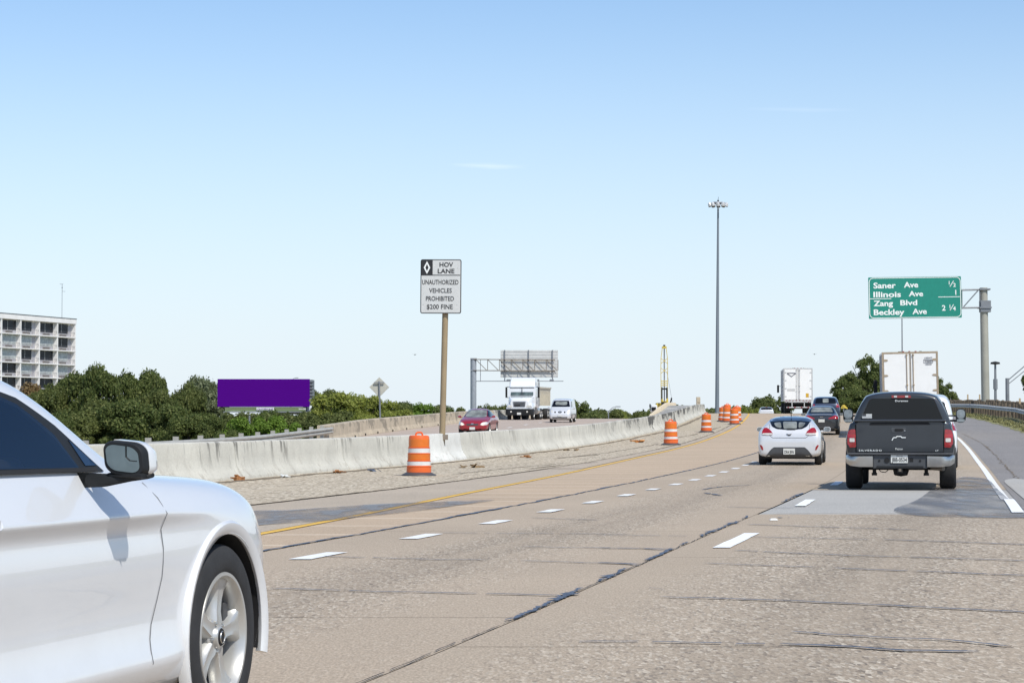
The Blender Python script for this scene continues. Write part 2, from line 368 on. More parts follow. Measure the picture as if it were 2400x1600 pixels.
def tag(o, label=None, cat=None, group=None, kind=None):
    if label: o['label'] = label
    if cat: o['category'] = cat
    if group: o['group'] = group
    if kind: o['kind'] = kind
    return o
def empty(name, loc=(0, 0, 0), rz=0, parent=None, **tg):
    o = bpy.data.objects.new(name, None); C.objects.link(o); o.location = loc; o.rotation_euler = (0, 0, rz); o.parent = parent
    o.empty_display_size = .2
    return tag(o, **tg)
KIDS = {}
def copy_tree(o, parent=None):
    kids = [c for c in bpy.data.objects if c.parent == o]
    c = o.copy(); C.objects.link(c); c.parent = parent
    for k in kids: copy_tree(k, c)
    return c
def obj_mesh(name, me, parent=None, **tg):
    o = bpy.data.objects.new(name, me); C.objects.link(o); o.parent = parent
    return tag(o, **tg)
def text(name, s, h, mat, parent, loc, rot=(R(90), 0, 0), width=None, depth=.004, bold=0., align='LEFT', space=1.):
    cu = bpy.data.curves.new(name, 'FONT'); cu.body = s; cu.size = h/.72; cu.extrude = depth; cu.offset = bold*h; cu.align_x = align
    cu.space_character = space; cu.resolution_u = 3
    t = bpy.data.objects.new(name, cu); C.objects.link(t); bpy.context.view_layer.update()
    me = bpy.data.meshes.new_from_object(t.evaluated_get(bpy.context.evaluated_depsgraph_get()))
    bpy.data.objects.remove(t); bpy.data.curves.remove(cu)
    me.name = name
    if width:
        xs = [v.co.x for v in me.vertices]; w = max(xs)-min(xs); x0 = min(xs)
        for v in me.vertices: v.co.x = (v.co.x-x0)*width/w
    me.materials.clear(); me.materials.append(mat)
    o = bpy.data.objects.new(name, me); C.objects.link(o); o.parent = parent; o.location = loc; o.rotation_euler = rot
    return o
# ------------------------------------------------ the lie of the land
def smooth_table(xs, ys, sig):
    g = np.arange(-60, 700, 1.); v = np.interp(g, xs, ys)
    k = np.exp(-.5*(np.arange(-40, 41)/sig)**2); k /= k.sum()
    vp = np.pad(v, 40, mode='edge')
    return g, np.convolve(vp, k, 'valid')
_g = smooth_table([0, 45, 55, 66, 85, 95, 102, 117, 124, 135, 150, 175, 208, 230, 260, 300, 360, 500], [0, 0, .02, .09, .29, .43, .53, .83, .97, 1.24, 1.6, 2.1, 2.48, 2.64, 2.68, 2.4, 1.2, -2.5], 5)
_l = smooth_table([0, 60, 85, 108, 129, 150, 180, 200, 225, 250, 280, 330, 450], [-.1, -.05, .1, .42, .79, 1.1, 1.6, 1.85, 2.08, 2.2, 2.15, 1.5, -2.5], 5)
def zr(Y): return float(np.interp(Y, *_g))
def zl(Y): return float(np.interp(Y, *_l))
_hy = [-60, 0, 20, 35, 60, 100, 130, 150, 200, 300, 700]; _hs = [.27, .25, .215, .19, .175, .155, .14, .12, .10, .08, .06]
_gy = np.arange(-60, 700, .5); _gs = np.interp(_gy, _hy, _hs); _gx = np.cumsum(_gs)*.5
_gx = _gx-np.interp(24.3, _gy, _gx)-1.05
def L(Y): return float(np.interp(Y, _gy, _gx))          # left dashed line of our carriageway
def slope(Y): return float(np.interp(Y, _gy, _gs))
def line(ys, ds, sig=4):
    t = smooth_table(ys, ds, sig)
    return lambda Y: L(Y)+float(np.interp(Y, *t))
yellow = line([0, 25, 41, 50, 63, 75, 300], [-.6, -1.85, -3.05, -3.5, -4.0, -4.2, -4.2])
grav = line([0, 34, 42, 51, 71, 100, 130, 300], [-4.8, -4.9, -4.95, -5.1, -4.95, -4.75, -4.7, -4.7])
seam1 = line([0, 22, 45, 60, 82, 300], [-.7, -.75, -1.1, -1.1, -.7, -.5])
rdash = line([0, 23, 35, 49, 300], [3.5, 3.5, 3.32, 3.25, 3.3])
seam2 = line([0, 10, 20, 28, 60, 300], [3.5, 3.45, 3.08, 2.95, 3.02, 3.05])
whitel = line([0, 30, 46, 74, 111, 300], [6.45, 6.5, 6.55, 6.9, 7.6, 7.8])
curb = line([0, 42, 66, 99, 300], [6.85, 6.95, 7.35, 8.1, 8.3])
verge = line([0, 120, 190, 300], [11.6, 11.6, 12.1, 12.2])
rail = line([0, 120, 300], [13.5, 13.3, 13.3])
barr = line([0, 49, 57, 70, 85, 95, 116, 129, 202, 300], [-10.3, -10.1, -10.2, -9.4, -8.95, -8.5, -8.1, -7.9, -7.9, -7.9], 3)
_p = smooth_table([-60, 60, 80, 108, 129, 150, 177, 200, 230, 260, 300, 500], [-13, -11.6, -10.2, -8.9, -8.3, -6.75, -4.35, -2.2, .5, 3.5, 7.5, 28], 4)
def parap(Y): return float(np.interp(Y, *_p))
def G(px, py, zf=zr):                                    # where the ray of a photo pixel meets the pavement
    Y = 4.
    while Y < 320:
        if CH-(py-YH)*Y/F <= zf(Y): break
        Y += .05
    return Vector(((px-1200)*Y/F, Y, zf(Y)))
def strip(name, Ys, xl, xr, zf, dz, mat, parent=None, nx=1, **tg):
    vs = []; uv = []
    for Y in Ys:
        a, b = xl(Y), xr(Y)
        for i in range(nx+1):
            x = a+(b-a)*i/nx; vs.append((x, Y, zf(Y)+dz)); uv.append((x-L(Y), Y))
    k = nx+1
    fs = [(j*k+i, j*k+i+1, (j+1)*k+i+1, (j+1)*k+i) for j in range(len(Ys)-1) for i in range(nx)]
    me = bpy.data.meshes.new(name); me.from_pydata(vs, [], fs); me.update()
    u = me.uv_layers.new(name='UVMap')
    u.data.foreach_set('uv', [c for lp in me.loops for c in uv[lp.vertex_index]])
    me.materials.append(mat); me.polygons.foreach_set('use_smooth', [True]*len(me.polygons))
    return obj_mesh(name, me, parent, **tg)
def off(f, d): return lambda Y: f(Y)+d
def rng(a, b, st): return list(np.arange(a, b, st))+[b]
# ground under everything
def ground_z(X, Y):
    r, l = zr(Y), zl(Y); xb, xp, xv = barr(Y), parap(Y), verge(Y)
    base = -5.
    if X > xb-.3:
        d = X-xv
        if d < 0: return r-.05
        if d < 3: return r-.02+.12*d*(1 if Y < 260 else .3)
        return max(base, r+.34-(d-3)*.16)
    if X > xp-.4: return l-.06
    return max(base, l-.1-(xp-.4-X)*.45)
def terrain():
    Ys = [-40, 0, 20]+list(range(30, 320, 6))+[340, 370, 410, 460, 540, 700, 1000, 1800, 4000]
    vs = []; k = 0
    for Y in Ys:
        xb, xp, xv = barr(min(Y, 340)), parap(min(Y, 340)), verge(min(Y, 340))
        if xp > xb-1.6: xp = xb-1.6
        xs = [-2500, -600, -200, xp-40, xp-25, xp-14, xp-6, xp-2, xp-.5, xp, (xp+xb)/2, xb-.5, xb+.1, xb+5, xv-.1, xv, xv+1, xv+2, xv+3, xv+6, xv+12, xv+25, xv+45, 300, 800, 2800]
        k = len(xs)
        for x in xs: vs.append((x, Y, ground_z(x, min(Y, 690)) if Y < 690 else -5))
    fs = [(j*k+i, j*k+i+1, (j+1)*k+i+1, (j+1)*k+i) for j in range(len(Ys)-1) for i in range(k-1)]
    me = bpy.data.meshes.new('ground'); me.from_pydata(vs, [], fs); me.update(); me.materials.append(m_land)
    obj_mesh('ground', me, kind='structure')
terrain()
# ------------------------------------------------ carriageways
roadY = rng(2, 60, 2)+rng(63, 330, 3)
road = empty('road', kind='structure')
def slab(x0, x1, Y0, Y1, mat, dz=0., nm='concrete_slab'):
    Ys = [Y for Y in roadY if Y0 < Y < Y1]; Ys = [Y0]+Ys+[Y1]
    return strip(nm, Ys, x0, x1, zr, dz, mat, road, 4)
g_ = .009
for a, b in ((2, 40), (40, 90), (90, 330)):
    slab(off(grav, .02), off(seam1, -g_), a+.01, b-.01, m_lane_l)
for a, b in ((2, 14.2), (14.2, 26), (26, 60), (60, 330)):
    slab(off(seam1, g_), off(seam2, -.004), a+.008, b-.008, m_lane_m)
for a, b in ((2, 12.3), (12.3, 20.8), (20.8, 31.2), (43.5, 70), (70, 330)):
    slab(off(seam2, .004), off(curb, -g_), a+.008, b-.008, m_lane_r)
slab(off(seam2, .02), off(curb, -g_), 31.24, 43.48, m_patch, -.004)
strip('joint_bed', roadY, barr, verge, zr, -.03, m_crack, kind='structure')
strip('median_pavement', rng(2, 125, 3), off(barr, -.1), off(grav, -.01), zr, .01, m_gravel, nx=3, kind='structure')
strip('median_dirt', rng(125, 300, 4), off(barr, -.1), off(grav, -.01), zr, .01, m_sand, nx=3, kind='structure')
strip('asphalt_shoulder', roadY, off(curb, .01), off(verge, .25), zr, .004, m_asph, nx=4, kind='structure')
strip('grey_shoulder_slab', rng(20, 62, 2), off(grav, .03), off(yellow, -.1), zr, .004, m_edge, nx=2, kind='structure')
strip('shoulder_edge', rng(33, 200, 3), off(whitel, .10), off(curb, .02), zr, .003, m_asph, nx=1, kind='structure')
strip('kerb_strip', rng(62, 240, 3), off(grav, .0), off(yellow, -.16), zr, .012, m_edge, nx=1, kind='structure')
strip('oncoming_road', rng(30, 330, 5), off(parap, .05), off(barr, .1), zl, .0, m_far, nx=4, kind='structure')
def vergez(Y): return zr(Y)+.03
def verge_mesh():
    Ys = rng(60, 270, 1.2); vs = []; k = 9
    for Y in Ys:
        for i in range(k):
            t = i/(k-1); x = verge(Y)-.1+t*3.0+(RN.uniform(-.25, .1) if i == 0 else 0)
            vs.append((x, Y, zr(Y)+.012+.13*t+RN.uniform(0, .05)*(i > 0)))
    me = bpy.data.meshes.new('grass_verge')
    me.from_pydata(vs, [], [(j*k+i, j*k+i+1, (j+1)*k+i+1, (j+1)*k+i) for j in range(len(Ys)-1) for i in range(k-1)])
    me.materials.append(m_grass); obj_mesh('grass_verge', me, kind='structure')
    n = 9000; v = []; f = []
    for i in range(n):
        Y = RN.uniform(85, 230); x = verge(Y)+RN.uniform(.0, 2.6); z = zr(Y)+.02+.13*(x-verge(Y))/3; a = RN.uniform(0, 6.3); h = RN.uniform(.05, .16)
        w = .05; o = len(v); v += [(x-w*math.cos(a), Y-w*math.sin(a), z), (x+w*math.cos(a), Y+w*math.sin(a), z), (x+RN.uniform(-.06, .06), Y+RN.uniform(-.06, .06), z+h)]; f.append((o, o+1, o+2))
    me = bpy.data.meshes.new('grass'); me.from_pydata(v, [], f); me.materials.append(m_grass)
    obj_mesh('grass', me, kind='stuff', label='patchy dry yellow green grass along the foot of the guardrail', cat='grass')
verge_mesh()
# painted lines
marks = empty('road_markings', kind='structure')
def ribbon(name, f, w, a, b, mat, dz=.008, zf=zr, st=2.):
    return strip(name, rng(a, b, st), off(f, -w/2), off(f, w/2), zf, dz, mat, marks, 1)
ribbon('yellow_edge_line', yellow, .13, 14, 300, m_yellow)
ribbon('white_edge_line', whitel, .17, 31.6, 37.5, m_white_new, .012, st=1)
ribbon('white_edge_line', off(whitel, .14), .15, 18, 31.2, m_white, .008)
ribbon('white_edge_line', off(whitel, -.06), .14, 37.5, 300, m_white, .008)
def dash(f, w, Y0, Y1, mat, zf=zr, wob=.0):
    n = 6; vs = []; 
    Ys = [Y0+(Y1-Y0)*i/n for i in range(n+1)]
    for i, Y in enumerate(Ys):
        e = (.02*math.sin(i*2.1) if 0 < i < n else 0)
        for sx in (-1, 1):
            vs.append((f(Y)+sx*(w/2+RN.uniform(-.006, .006)), Y, zf(Y)+.008+(.004 if 31 < Y < 44 else 0)))
    me = bpy.data.meshes.new('dash'); me.from_pydata(vs, [], [(2*i, 2*i+1, 2*i+3, 2*i+2) for i in range(n)]); me.materials.append(mat)
    return obj_mesh('lane_dash', me, marks)
y = 16.6
for k in range(22):
    dash(L, .20 if y < 60 else .17, y+3.78-.35*min(k, 1)*0+.0, y+3.78+1.15, m_white); y += 3.76
for Y0 in (22.35, 34.2, 46.5, 59, 71.5, 84, 96.5, 109, 122, 135, 148, 161):
    dash(rdash, .17, Y0, Y0+3.1, m_white_new if Y0 < 60 else m_white)
def lane_on(fr):
    return lambda Y: parap(Y)+(barr(Y)-parap(Y))*fr
for fr, s0 in ((.33, 118), (.60, 124), (.85, 121)):
    for k in range(11): dash(lane_on(fr), .16, s0+12.2*k, s0+12.2*k+3.2, m_white, zl)
# sealed cracks, open joints
def crack(name, pts, w, mat, wob=.02, dz=.010, blobs=0., step=.12, pp=True, dens=1.):
    P = [G(*p) for p in pts] if pp else [Vector((x, Y, zr(Y))) for x, Y in pts]
    Q = []
    for a, b in zip(P, P[1:]):
        n = max(1, int((b-a).length/step))
        Q += [a.lerp(b, i/n) for i in range(n)]
    Q.append(P[-1]); n = len(Q); d = (P[-1]-P[0]).normalized(); nn = Vector((-d.y, d.x, 0)); vs = []; o1 = o2 = 0; bl = 0
    for i, q in enumerate(Q):
        o1 = .75*o1+RN.normal()*wob*.5; bl = .90*bl+RN.normal()*.36
        ww = w*(.35+.65*RN.uniform(.5, 1.3))+blobs*max(0, bl-.5)
        if i in (0, n-1): ww *= .2
        c = q+nn*o1; z = zr(q.y)+dz
        vs += [(c.x-nn.x*ww/2, c.y-nn.y*ww/2, z), (c.x+nn.x*ww/2, c.y+nn.y*ww/2, z)]
    me = bpy.data.meshes.new(name)
    me.from_pydata(vs, [], [(2*i, 2*i+1, 2*i+3, 2*i+2) for i in range(n-1) if RN.uniform() < dens]); me.materials.append(mat)
    return obj_mesh(name, me, road)
for pts, w in (([(638, 1379), (925, 1388), (1308, 1395), (1325, 1400)], .022), ([(759, 1304), (1010, 1311), (1150, 1312)], .02),
               ([(1031, 1249), (1478, 1252)], .022), ([(1223, 1282), (1500, 1285), (1560, 1290)], .022), ([(1218, 1314), (1478, 1322), (1500, 1326)], .022),
               ([(1316, 1503), (1400, 1504), (1655, 1507), (1825, 1509)], .016), ([(1825, 1509), (1995, 1515), (2123, 1524), (2284, 1529)], .030), ([(1855, 1480), (1995, 1491), (2208, 1502), (2357, 1515)], .018),
               ([(1545, 1399), (1868, 1409), (2165, 1424), (2399, 1434), (2500, 1438)], .026), ([(1647, 1320), (1910, 1330)], .018), ([(1950, 1331), (2165, 1339), (2399, 1349), (2500, 1352)], .026),
               ([(1715, 1290), (1953, 1300), (2399, 1314), (2480, 1316)], .026), ([(1757, 1258), (2038, 1264)], .022), ([(2066, 1265), (2399, 1276), (2480, 1278)], .03),
               ([(1749, 1229), (1868, 1233), (2148, 1242)], .028), ([(1400, 1254), (1625, 1257)], .02), ([(1400, 1284), (1590, 1287)], .024), ([(1400, 1318), (1505, 1322)], .024),
               ([(1700, 1188), (1800, 1190), (1860, 1190)], .03), ([(1645, 1147), (1690, 1140), (1760, 1136)], .03), ([(1650, 1155), (1690, 1161)], .04), ([(1240, 1213), (1400, 1219)], .02)):
    crack('sealed_crack', pts, w*2.0, m_seal, .022, dens=.97, step=.07)
for pts in ([(1520, 1378), (1555, 1382)], [(1910, 1395), (1925, 1395)], [(1822, 1212), (1832, 1214)], [(1845, 1212), (1850, 1213)]):
    crack('tar_spot', pts, .05, m_seal, .01, blobs=.05)
crack('joint_seal', [(seam1(Y), Y) for Y in rng(17, 120, 4)], .05, m_seal, .025, blobs=.04, pp=False, step=.2)
crack('joint_seal', [(seam2(Y), Y) for Y in rng(6, 30, 4)], .009, m_crack, .008, .010, pp=False, dens=.9)
for a, b, w in ((13.9, 16.7, .10), (17.4, 19.0, .10), (20.2, 22.1, .13), (22.8, 23.4, .09), (24.6, 28.6, .10), (29.5, 30.4, .10), (36, 41, .09)):
    crack('joint_seal', [(seam2(Y)-.02, Y) for Y in rng(a, b, .4)], w*.32, m_seal, .02, blobs=w*.95, pp=False, step=.04, dz=.013)
crack('dirt_line', [(seam2(31.25)+.2, 31.3), (curb(31.3)-1, 31.25), (curb(31.2)+.3, 31.15)], .06, m_dirt, .03, .012, blobs=.05, pp=False)
crack('dirt_line', [(grav(Y), Y) for Y in rng(22, 160, 5)], .07, m_dirt, .03, .016, blobs=.06, pp=False)
crack('dirt_line', [(curb(Y)+.05, Y) for Y in rng(24, 120, 4)], .04, m_dirt, .03, .012, blobs=.07, pp=False, dens=.6)
crack('dirt_line', [(barr(Y)+.38, Y) for Y in rng(40, 180, 4)], .22, m_dirt, .06, .020, blobs=.22, pp=False, step=.25)
for pts in ([(1060, 1112), (1190, 1098), (1330, 1085)], [(1310, 1073), (1420, 1062), (1545, 1040)], [(1240, 1100), (1300, 1092), (1400, 1083)], [(1300, 1075), (1400, 1066)], [(1560, 1030), (1620, 1020), (1690, 1000)]):
    crack('tyre_smear', pts, .06, m_dirt, .04, .018, blobs=.1, step=.3)
def blob(name, pts, mat, dz, zf=zr):
    P = [G(*p, zf) for p in pts]; n = len(P); Q = []
    for i in range(n):                                   # closed Catmull-Rom
        a, b, c, d = P[i-1], P[i], P[(i+1) % n], P[(i+2) % n]
        for k in range(5):
            t = k/5; Q.append(.5*((2*b)+(c-a)*t+(2*a-5*b+4*c-d)*t*t+(3*b-a-3*c+d)*t**3))
    me = bpy.data.meshes.new(name); me.from_pydata([(q.x, q.y, zf(q.y)+dz) for q in Q], [], [tuple(range(len(Q)))])
    me.materials.append(mat); return obj_mesh(name, me, kind='structure')
blob('wet_patch', [(2095, 1192), (2150, 1170), (2200, 1135), (2255, 1118), (2310, 1122), (2340, 1150), (2395, 1196), (2440, 1213), (2300, 1213), (2190, 1211), (2120, 1205)], m_wet, .010)
blob('puddle', [(590, 1199), (680, 1196), (850, 1184), (1050, 1175), (1160, 1172), (1070, 1185), (960, 1200), (860, 1210), (760, 1222), (640, 1229), (570, 1232)], m_wet, .014)
blob('worn_concrete', [(2352, 1128), (2372, 1122), (2400, 1124), (2460, 1130), (2500, 1190), (2425, 1190), (2398, 1170), (2370, 1146)], m_patch, .012)
# ------------------------------------------------ concrete barriers
PROF = [(.32, -.35), (.32, .05), (.30, .09), (.22, .20), (.155, .31), (.12, .50), (.09, .80), (.075, .84), (0, .855)]
def barrier_run(name, f, zf, Y0, Y1, cuts, mat, parent, prof=PROF, mats={}, ztop=0, gap=.012):
    cs = [Y0]+[c for c in cuts if Y0 < c < Y1]+[Y1]
    tot = []
    for j, (a, b) in enumerate(zip(cs, cs[1:])):
        Ys = rng(a+gap, b-gap, 1.5); pr = [(x, z) for x, z in prof]+[(-x, z) for x, z in prof[-2::-1]]
        k = len(pr); vs = []; uv = []
        for Y in Ys:
            s = slope(Y); nx, ny = 1/math.hypot(1, s), -s/math.hypot(1, s)
            for x, z in pr: vs.append((f(Y)+x*nx, Y+x*ny, zf(Y)+z+ztop+RN.uniform(-.003, .003))); uv.append((Y, max(0, z)/.855))
        fs = [(i*k+q, i*k+q+1, (i+1)*k+q+1, (i+1)*k+q) for i in range(len(Ys)-1) for q in range(k-1)]
        fs += [tuple(range(k)), tuple(range((len(Ys)-1)*k, len(Ys)*k))[::-1]]
        me = bpy.data.meshes.new('barrier_section'); me.from_pydata(vs, [], fs); me.update()
        u = me.uv_layers.new(name='UVMap'); u.data.foreach_set('uv', [c for lp in me.loops for c in uv[lp.vertex_index]])
        me.materials.append(mats.get(j, mat)); me.polygons.foreach_set('use_smooth', [True]*len(me.polygons)); me.set_sharp_from_angle(angle=R(35))
        o = obj_mesh('barrier_section', me, parent); tot.append(o)
    return tot
cb = empty('concrete_barrier', label='long pale grey concrete median barrier with black run-off streaks beside the gravel strip', cat='barrier')
cuts = [24, 33, 42, 51.6, 60.5, 68.3, 73.2, 82, 91, 100.5, 109, 113.6, 122, 128.5, 138, 147, 156, 166, 177, 190]
ms = {6: m_barr_new}
bsec = off(barr, -.32)
barrier_run('x', bsec, zr, 15, 206, cuts, m_barr, cb, mats=ms)
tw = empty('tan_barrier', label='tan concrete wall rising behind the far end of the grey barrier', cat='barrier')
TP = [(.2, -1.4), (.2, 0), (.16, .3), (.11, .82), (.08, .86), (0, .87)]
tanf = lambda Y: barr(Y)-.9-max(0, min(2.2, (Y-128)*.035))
barrier_run('x', tanf, lambda Y: zr(Y)-.10+min(.22, max(0, (Y-128))*.012)-max(0, (132-Y)*.09), 126, 214, [150, 178], M('sunlit tan concrete', (.66, .54, .37), .9, var=.1, scale=.6), tw, prof=TP)  # tan concrete in a lightened colour, so the wall face looks sunlit
strip('median_cap', rng(124, 208, 4), lambda Y: tanf(Y)+.08, off(barr, -.38), zr, .74, m_cap, kind='structure')
pk = MB(); Y = 204.; pk.box((barr(Y)-.75, Y, zr(Y)+.68), (.34, .4, 1.6)); pk.build('end_block', m_parap, tw)
pp = empty('tan_parapet', label='long tan concrete parapet along the outer edge of the oncoming road', cat='parapet')
PP = [(.25, -1.), (.25, .04), (.16, .28), (.12, .78), (.1, .84), (0, .86), (-.2, .86), (-.25, -1.)]
def parap_run(a, b, cuts, mats, mat):
    cs = [a]+cuts+[b]
    for j, (p, q) in enumerate(zip(cs, cs[1:])):
        Ys = rng(p+.01, q-.01, 2.5); k = len(PP)
        vs = [(parap(Y)+x, Y, zl(Y)+z) for Y in Ys for x, z in PP]
        fs = [(i*k+w, i*k+(w+1) % k, (i+1)*k+(w+1) % k, (i+1)*k+w) for i in range(len(Ys)-1) for w in range(k)]
        fs += [tuple(range(k)), tuple(range((len(Ys)-1)*k, len(Ys)*k))[::-1]]
        me = bpy.data.meshes.new('parapet_section'); me.from_pydata(vs, [], fs); me.update()
        u = me.uv_layers.new(name='UVMap'); u.data.foreach_set('uv', [c for lp in me.loops for c in (me.vertices[lp.vertex_index].co.y, max(0, PP[lp.vertex_index % k][1]/.86))])
        me.materials.append(mats.get(j, mat)); obj_mesh('parapet_section', me, pp)
parap_run(108, 250, [133, 158, 183, 205, 212, 219], {4: m_barr_new, 5: m_barr_new}, m_parap)
for i, Y in enumerate((111, 116, 121.5, 127, 133, 140, 147, 155, 164)):      # scupper openings at the foot
    MB().box((parap(Y)+.262, Y, zl(Y)+.07), (.03, .55, .12)).build('scupper', m_black, pp)
# ------------------------------------------------ guardrails
def wbeam(f, zf, Ys, zt, mat, parent, side=-1, name='rail_beam'):
    pr = [(0, 0), (.03, -.01), (.08, -.06), (.08, -.10), (0, -.155), (.08, -.21), (.08, -.25), (.03, -.30), (0, -.31)]
    pr = [(x*side, z) for x, z in pr]; bk = [(x-side*.012, z) for x, z in pr[::-1]]; pr = pr+bk
    rings = [[(f(Y)+x, Y, zf(Y)+zt+z) for x, z in pr] for Y in Ys]
    return MB().loft(rings).build(name, mat, parent, smooth=40)
gr = empty('guardrail', label='steel guardrail on dark wooden posts along the right shoulder', cat='guardrail')
gz = lambda Y: zr(Y)+.14
kink = lambda Y: rail(Y)+(.28*math.exp(-((Y-151)/5)**2))
wbeam(kink, gz, rng(70, 262, 3), .74, m_galv, gr)
pm = MB().cyl((0, 0, -.4), (0, 0, .98), .12, .115, 9).mesh('post'); pm.materials.append(m_wood)
Y = 100.
while Y < 262:
    o = obj_mesh('post', pm, gr); o.location = (kink(Y)+.17, Y, gz(Y)+RN.uniform(-.05, .05)); o.rotation_euler = (RN.uniform(-.03, .03), RN.uniform(-.03, .03), RN.uniform(0, 3)); Y += 1.9
gr2 = empty('timber_fence', label='row of closely spaced rounded wooden posts just behind the guardrail', cat='fence')
pm2 = MB().cyl((0, 0, -.4), (0, 0, .86), .13, .13, 9).cyl((0, 0, .86), (0, 0, .93), .13, .06, 9).mesh('post'); pm2.materials.append(m_wood)
Y = 108.
while Y < 250:
    o = obj_mesh('post', pm2, gr2); o.location = (rail(Y)+1.1, Y, gz(Y)+.16+RN.uniform(-.04, .04)); o.rotation_euler = (0, RN.uniform(-.04, .04), RN.uniform(0, 3)); o.scale = (1.15, 1.15, 1)
    Y += 1.45
for (px, Y, t), lb in zip(((2268, 200, 924), (2296, 190, 924), (2390, 150, 933)), ('left of the big sign post', 'touching the big sign post', 'at the right edge of the photo')):
    s_ = F/Y; x = (px-1200)/s_; z1 = CH+(YH-t)/s_; z0 = gz(Y)+.1
    o = MB().box((0, 0, (z1-z0)/2), (.12, .05, z1-z0)).build('marker_stake', m_stake, label='thin tan marker stake above the fence posts, '+lb, cat='stake', group='thin tan marker stakes behind the guardrail'); o.location = (x, Y, z0)
gl = empty('guardrail', label='pale steel guardrail running left from the end of the tan parapet', cat='guardrail')
lrf = lambda Y: parap(Y)+.32
m_galvp = M('pale weathered galvanised steel', (.42, .40, .35), .6, .25, var=.12, scale=1.5)
wbeam(lrf, zl, rng(55, 109.5, 3), .76, m_galvp, gl, side=1)
pm3 = MB().box((0, 0, .3), (.16, .2, 1.15)).mesh('post'); pm3.materials.append(m_galvp)
Y = 57.
while Y < 108:
    o = obj_mesh('post', pm3, gl); o.location = (lrf(Y)-.1, Y, zl(Y)+.0); Y += 3.8
# ------------------------------------------------ traffic drums
def drum():
    t = empty('traffic_drum')
    seg = [(.0, .19, m_orange, .292, .286), (.20, .31, m_band, .284, .28), (.32, .48, m_orange_t, .276, .27), (.49, .60, m_band, .268, .264), (.61, .82, m_orange_t, .26, .25)]
    MB().lathe([(0, .055), (.292, .055), (.292, .20), (.300, .205), (.300, .225), (.275, .23), (.275, .335), (.284, .34), (.284, .355), (.264, .36), (.264, .505), (.272, .51), (.272, .525), (.252, .53), (.252, .645), (.262, .65), (.262, .665), (.243, .67), (.243, .90), (.232, .935), (.19, .95), (0, .952)], 28).build('drum_body', m_orange, t, smooth=30)
    for a, b, r, m in ((.235, .332, .279, m_band), (.532, .642, .256, m_band), (.363, .503, .268, m_orange_t), (.672, .86, .247, m_orange_t)):
        MB().lathe([(r-.004, a), (r, a+.003), (r, b-.003), (r-.004, b)], 28).build('reflective_band', m, t, smooth=30)
    h = MB().tube([(-.09, 0, .945), (-.075, 0, 1.0), (-.03, 0, 1.02), (.03, 0, 1.02), (.075, 0, 1.0), (.09, 0, .945)], .022, 7); h.build('handle', m_orange, t, smooth=30)
    MB().lathe([(0, .075), (.30, .075), (.41, .02), (.42, .0), (0, 0)], 28).build('base_ring', m_grey_plastic, t, smooth=30)
    return t
DR = [(982, 1115, 1.0, 'orange and white barrel nearest the camera, beside the tall sign post', m_galvd), (1572, 1043, 1.03, 'orange and white barrel second nearest, in the middle of the dirt strip', None),
      (1655, 1013, 1.0, 'orange and white barrel close to the end of the grey barrier', None), (1703, 989, 1.0, 'front barrel of the far cluster by the bend', None),
      (1721, 981, 1.0, 'barrel half hidden in the middle of the far cluster', None), (1727, 973, 1.0, 'rightmost barrel of the far cluster', None),
      (1704, 968.6, 1.0, 'highest placed barrel at the back of the far cluster', None), (1693, 969, .95, 'leftmost barrel of the far cluster, mostly hidden', None)]
d0 = drum()
for i, (px, py, sc, lb, mb) in enumerate(DR):
    o = d0 if i == 0 else copy_tree(d0)
    p = G(px, py)
    if i == 5: p = Vector(((px-1200)*150/F, 150, zr(150)))
    if i == 4: p = Vector(((px-1200)*141/F, 141, zr(141)))
    if i == 6: p = Vector(((px-1200)*163/F, 163, zr(163)))
    if i == 7: p = Vector(((px-1200)*150/F, 150, zr(150)))
    o.location = p+Vector((0, 0, .015)); o.rotation_euler = (RN.uniform(-.02, .02), RN.uniform(-.02, .02), RN.uniform(-.5, .5)); o.scale = (sc,)*3
    tag(o, lb, 'traffic barrel', 'orange traffic barrels beside the road')
# ------------------------------------------------ HOV sign on its post
def P3(px, py, Y): return Vector(((px-1200)*Y/F, Y, CH+(YH-py)*Y/F))
t = empty('lane_sign', (0, 0, 0), label='tall black and white carpool lane sign on a tan steel post in the barrier', cat='road sign')
Yp = 71.; b0 = P3(1036, 1030, Yp); b1 = P3(1043.5, 736, Yp)
t.location = (b0.x, b0.y, zr(Yp)+.80)
rel = lambda v: Vector(v)-t.location
MB().cyl(rel(b0)-Vector((0, 0, .25)), rel(b1)+Vector((0, .03, .1)), .093, .093, 18).build('post', m_tanpost, t, smooth=30)
MB().box(rel(P3(1044, 1024, Yp-.13)), (.16, .10, .16)).build('post_clamp', m_rust, t)
k = Yp/F; Wd, Hd = 96*k, 127*k
sg = empty('sign_face', rel(P3(1033.3, 671.5, Yp))+Vector((0, -.13, 0)), R(-2), t); sg.rotation_euler = (0, R(.4), R(-3))
def rrect(w, h, r, n=4, cx=0, cy=0):
    o = []
    for sx, sy, a0 in ((1, 1, 0), (-1, 1, 90), (-1, -1, 180), (1, -1, 270)):
        for i in range(n+1):
            a = R(a0+90*i/n); o.append((cx+sx*(w/2-r)+r*math.cos(a), cy+sy*(h/2-r)+r*math.sin(a)))
    return o
fY = lambda u, v, w: (u, w, v)
MB().prism(rrect(Wd, Hd, .06), fY, 0, .02).build('border', m_signblack, sg)
MB().prism(rrect(Wd-.055, Hd-.055, .04), fY, -.004, .0).build('panel', m_signwhite, sg)
x0, z1 = -Wd/2, Hd/2
def sx(u): return (u-583)/772*Wd          # from the enlarged photograph (195..968)
def sz(v): return (717-v)/1006*Hd
MB().box(((sx(212)+sx(426))/2, -.007, (sz(228)+sz(506))/2), (sx(426)-sx(212), .004, sz(228)-sz(506))).build('black_square', m_signblack, sg)
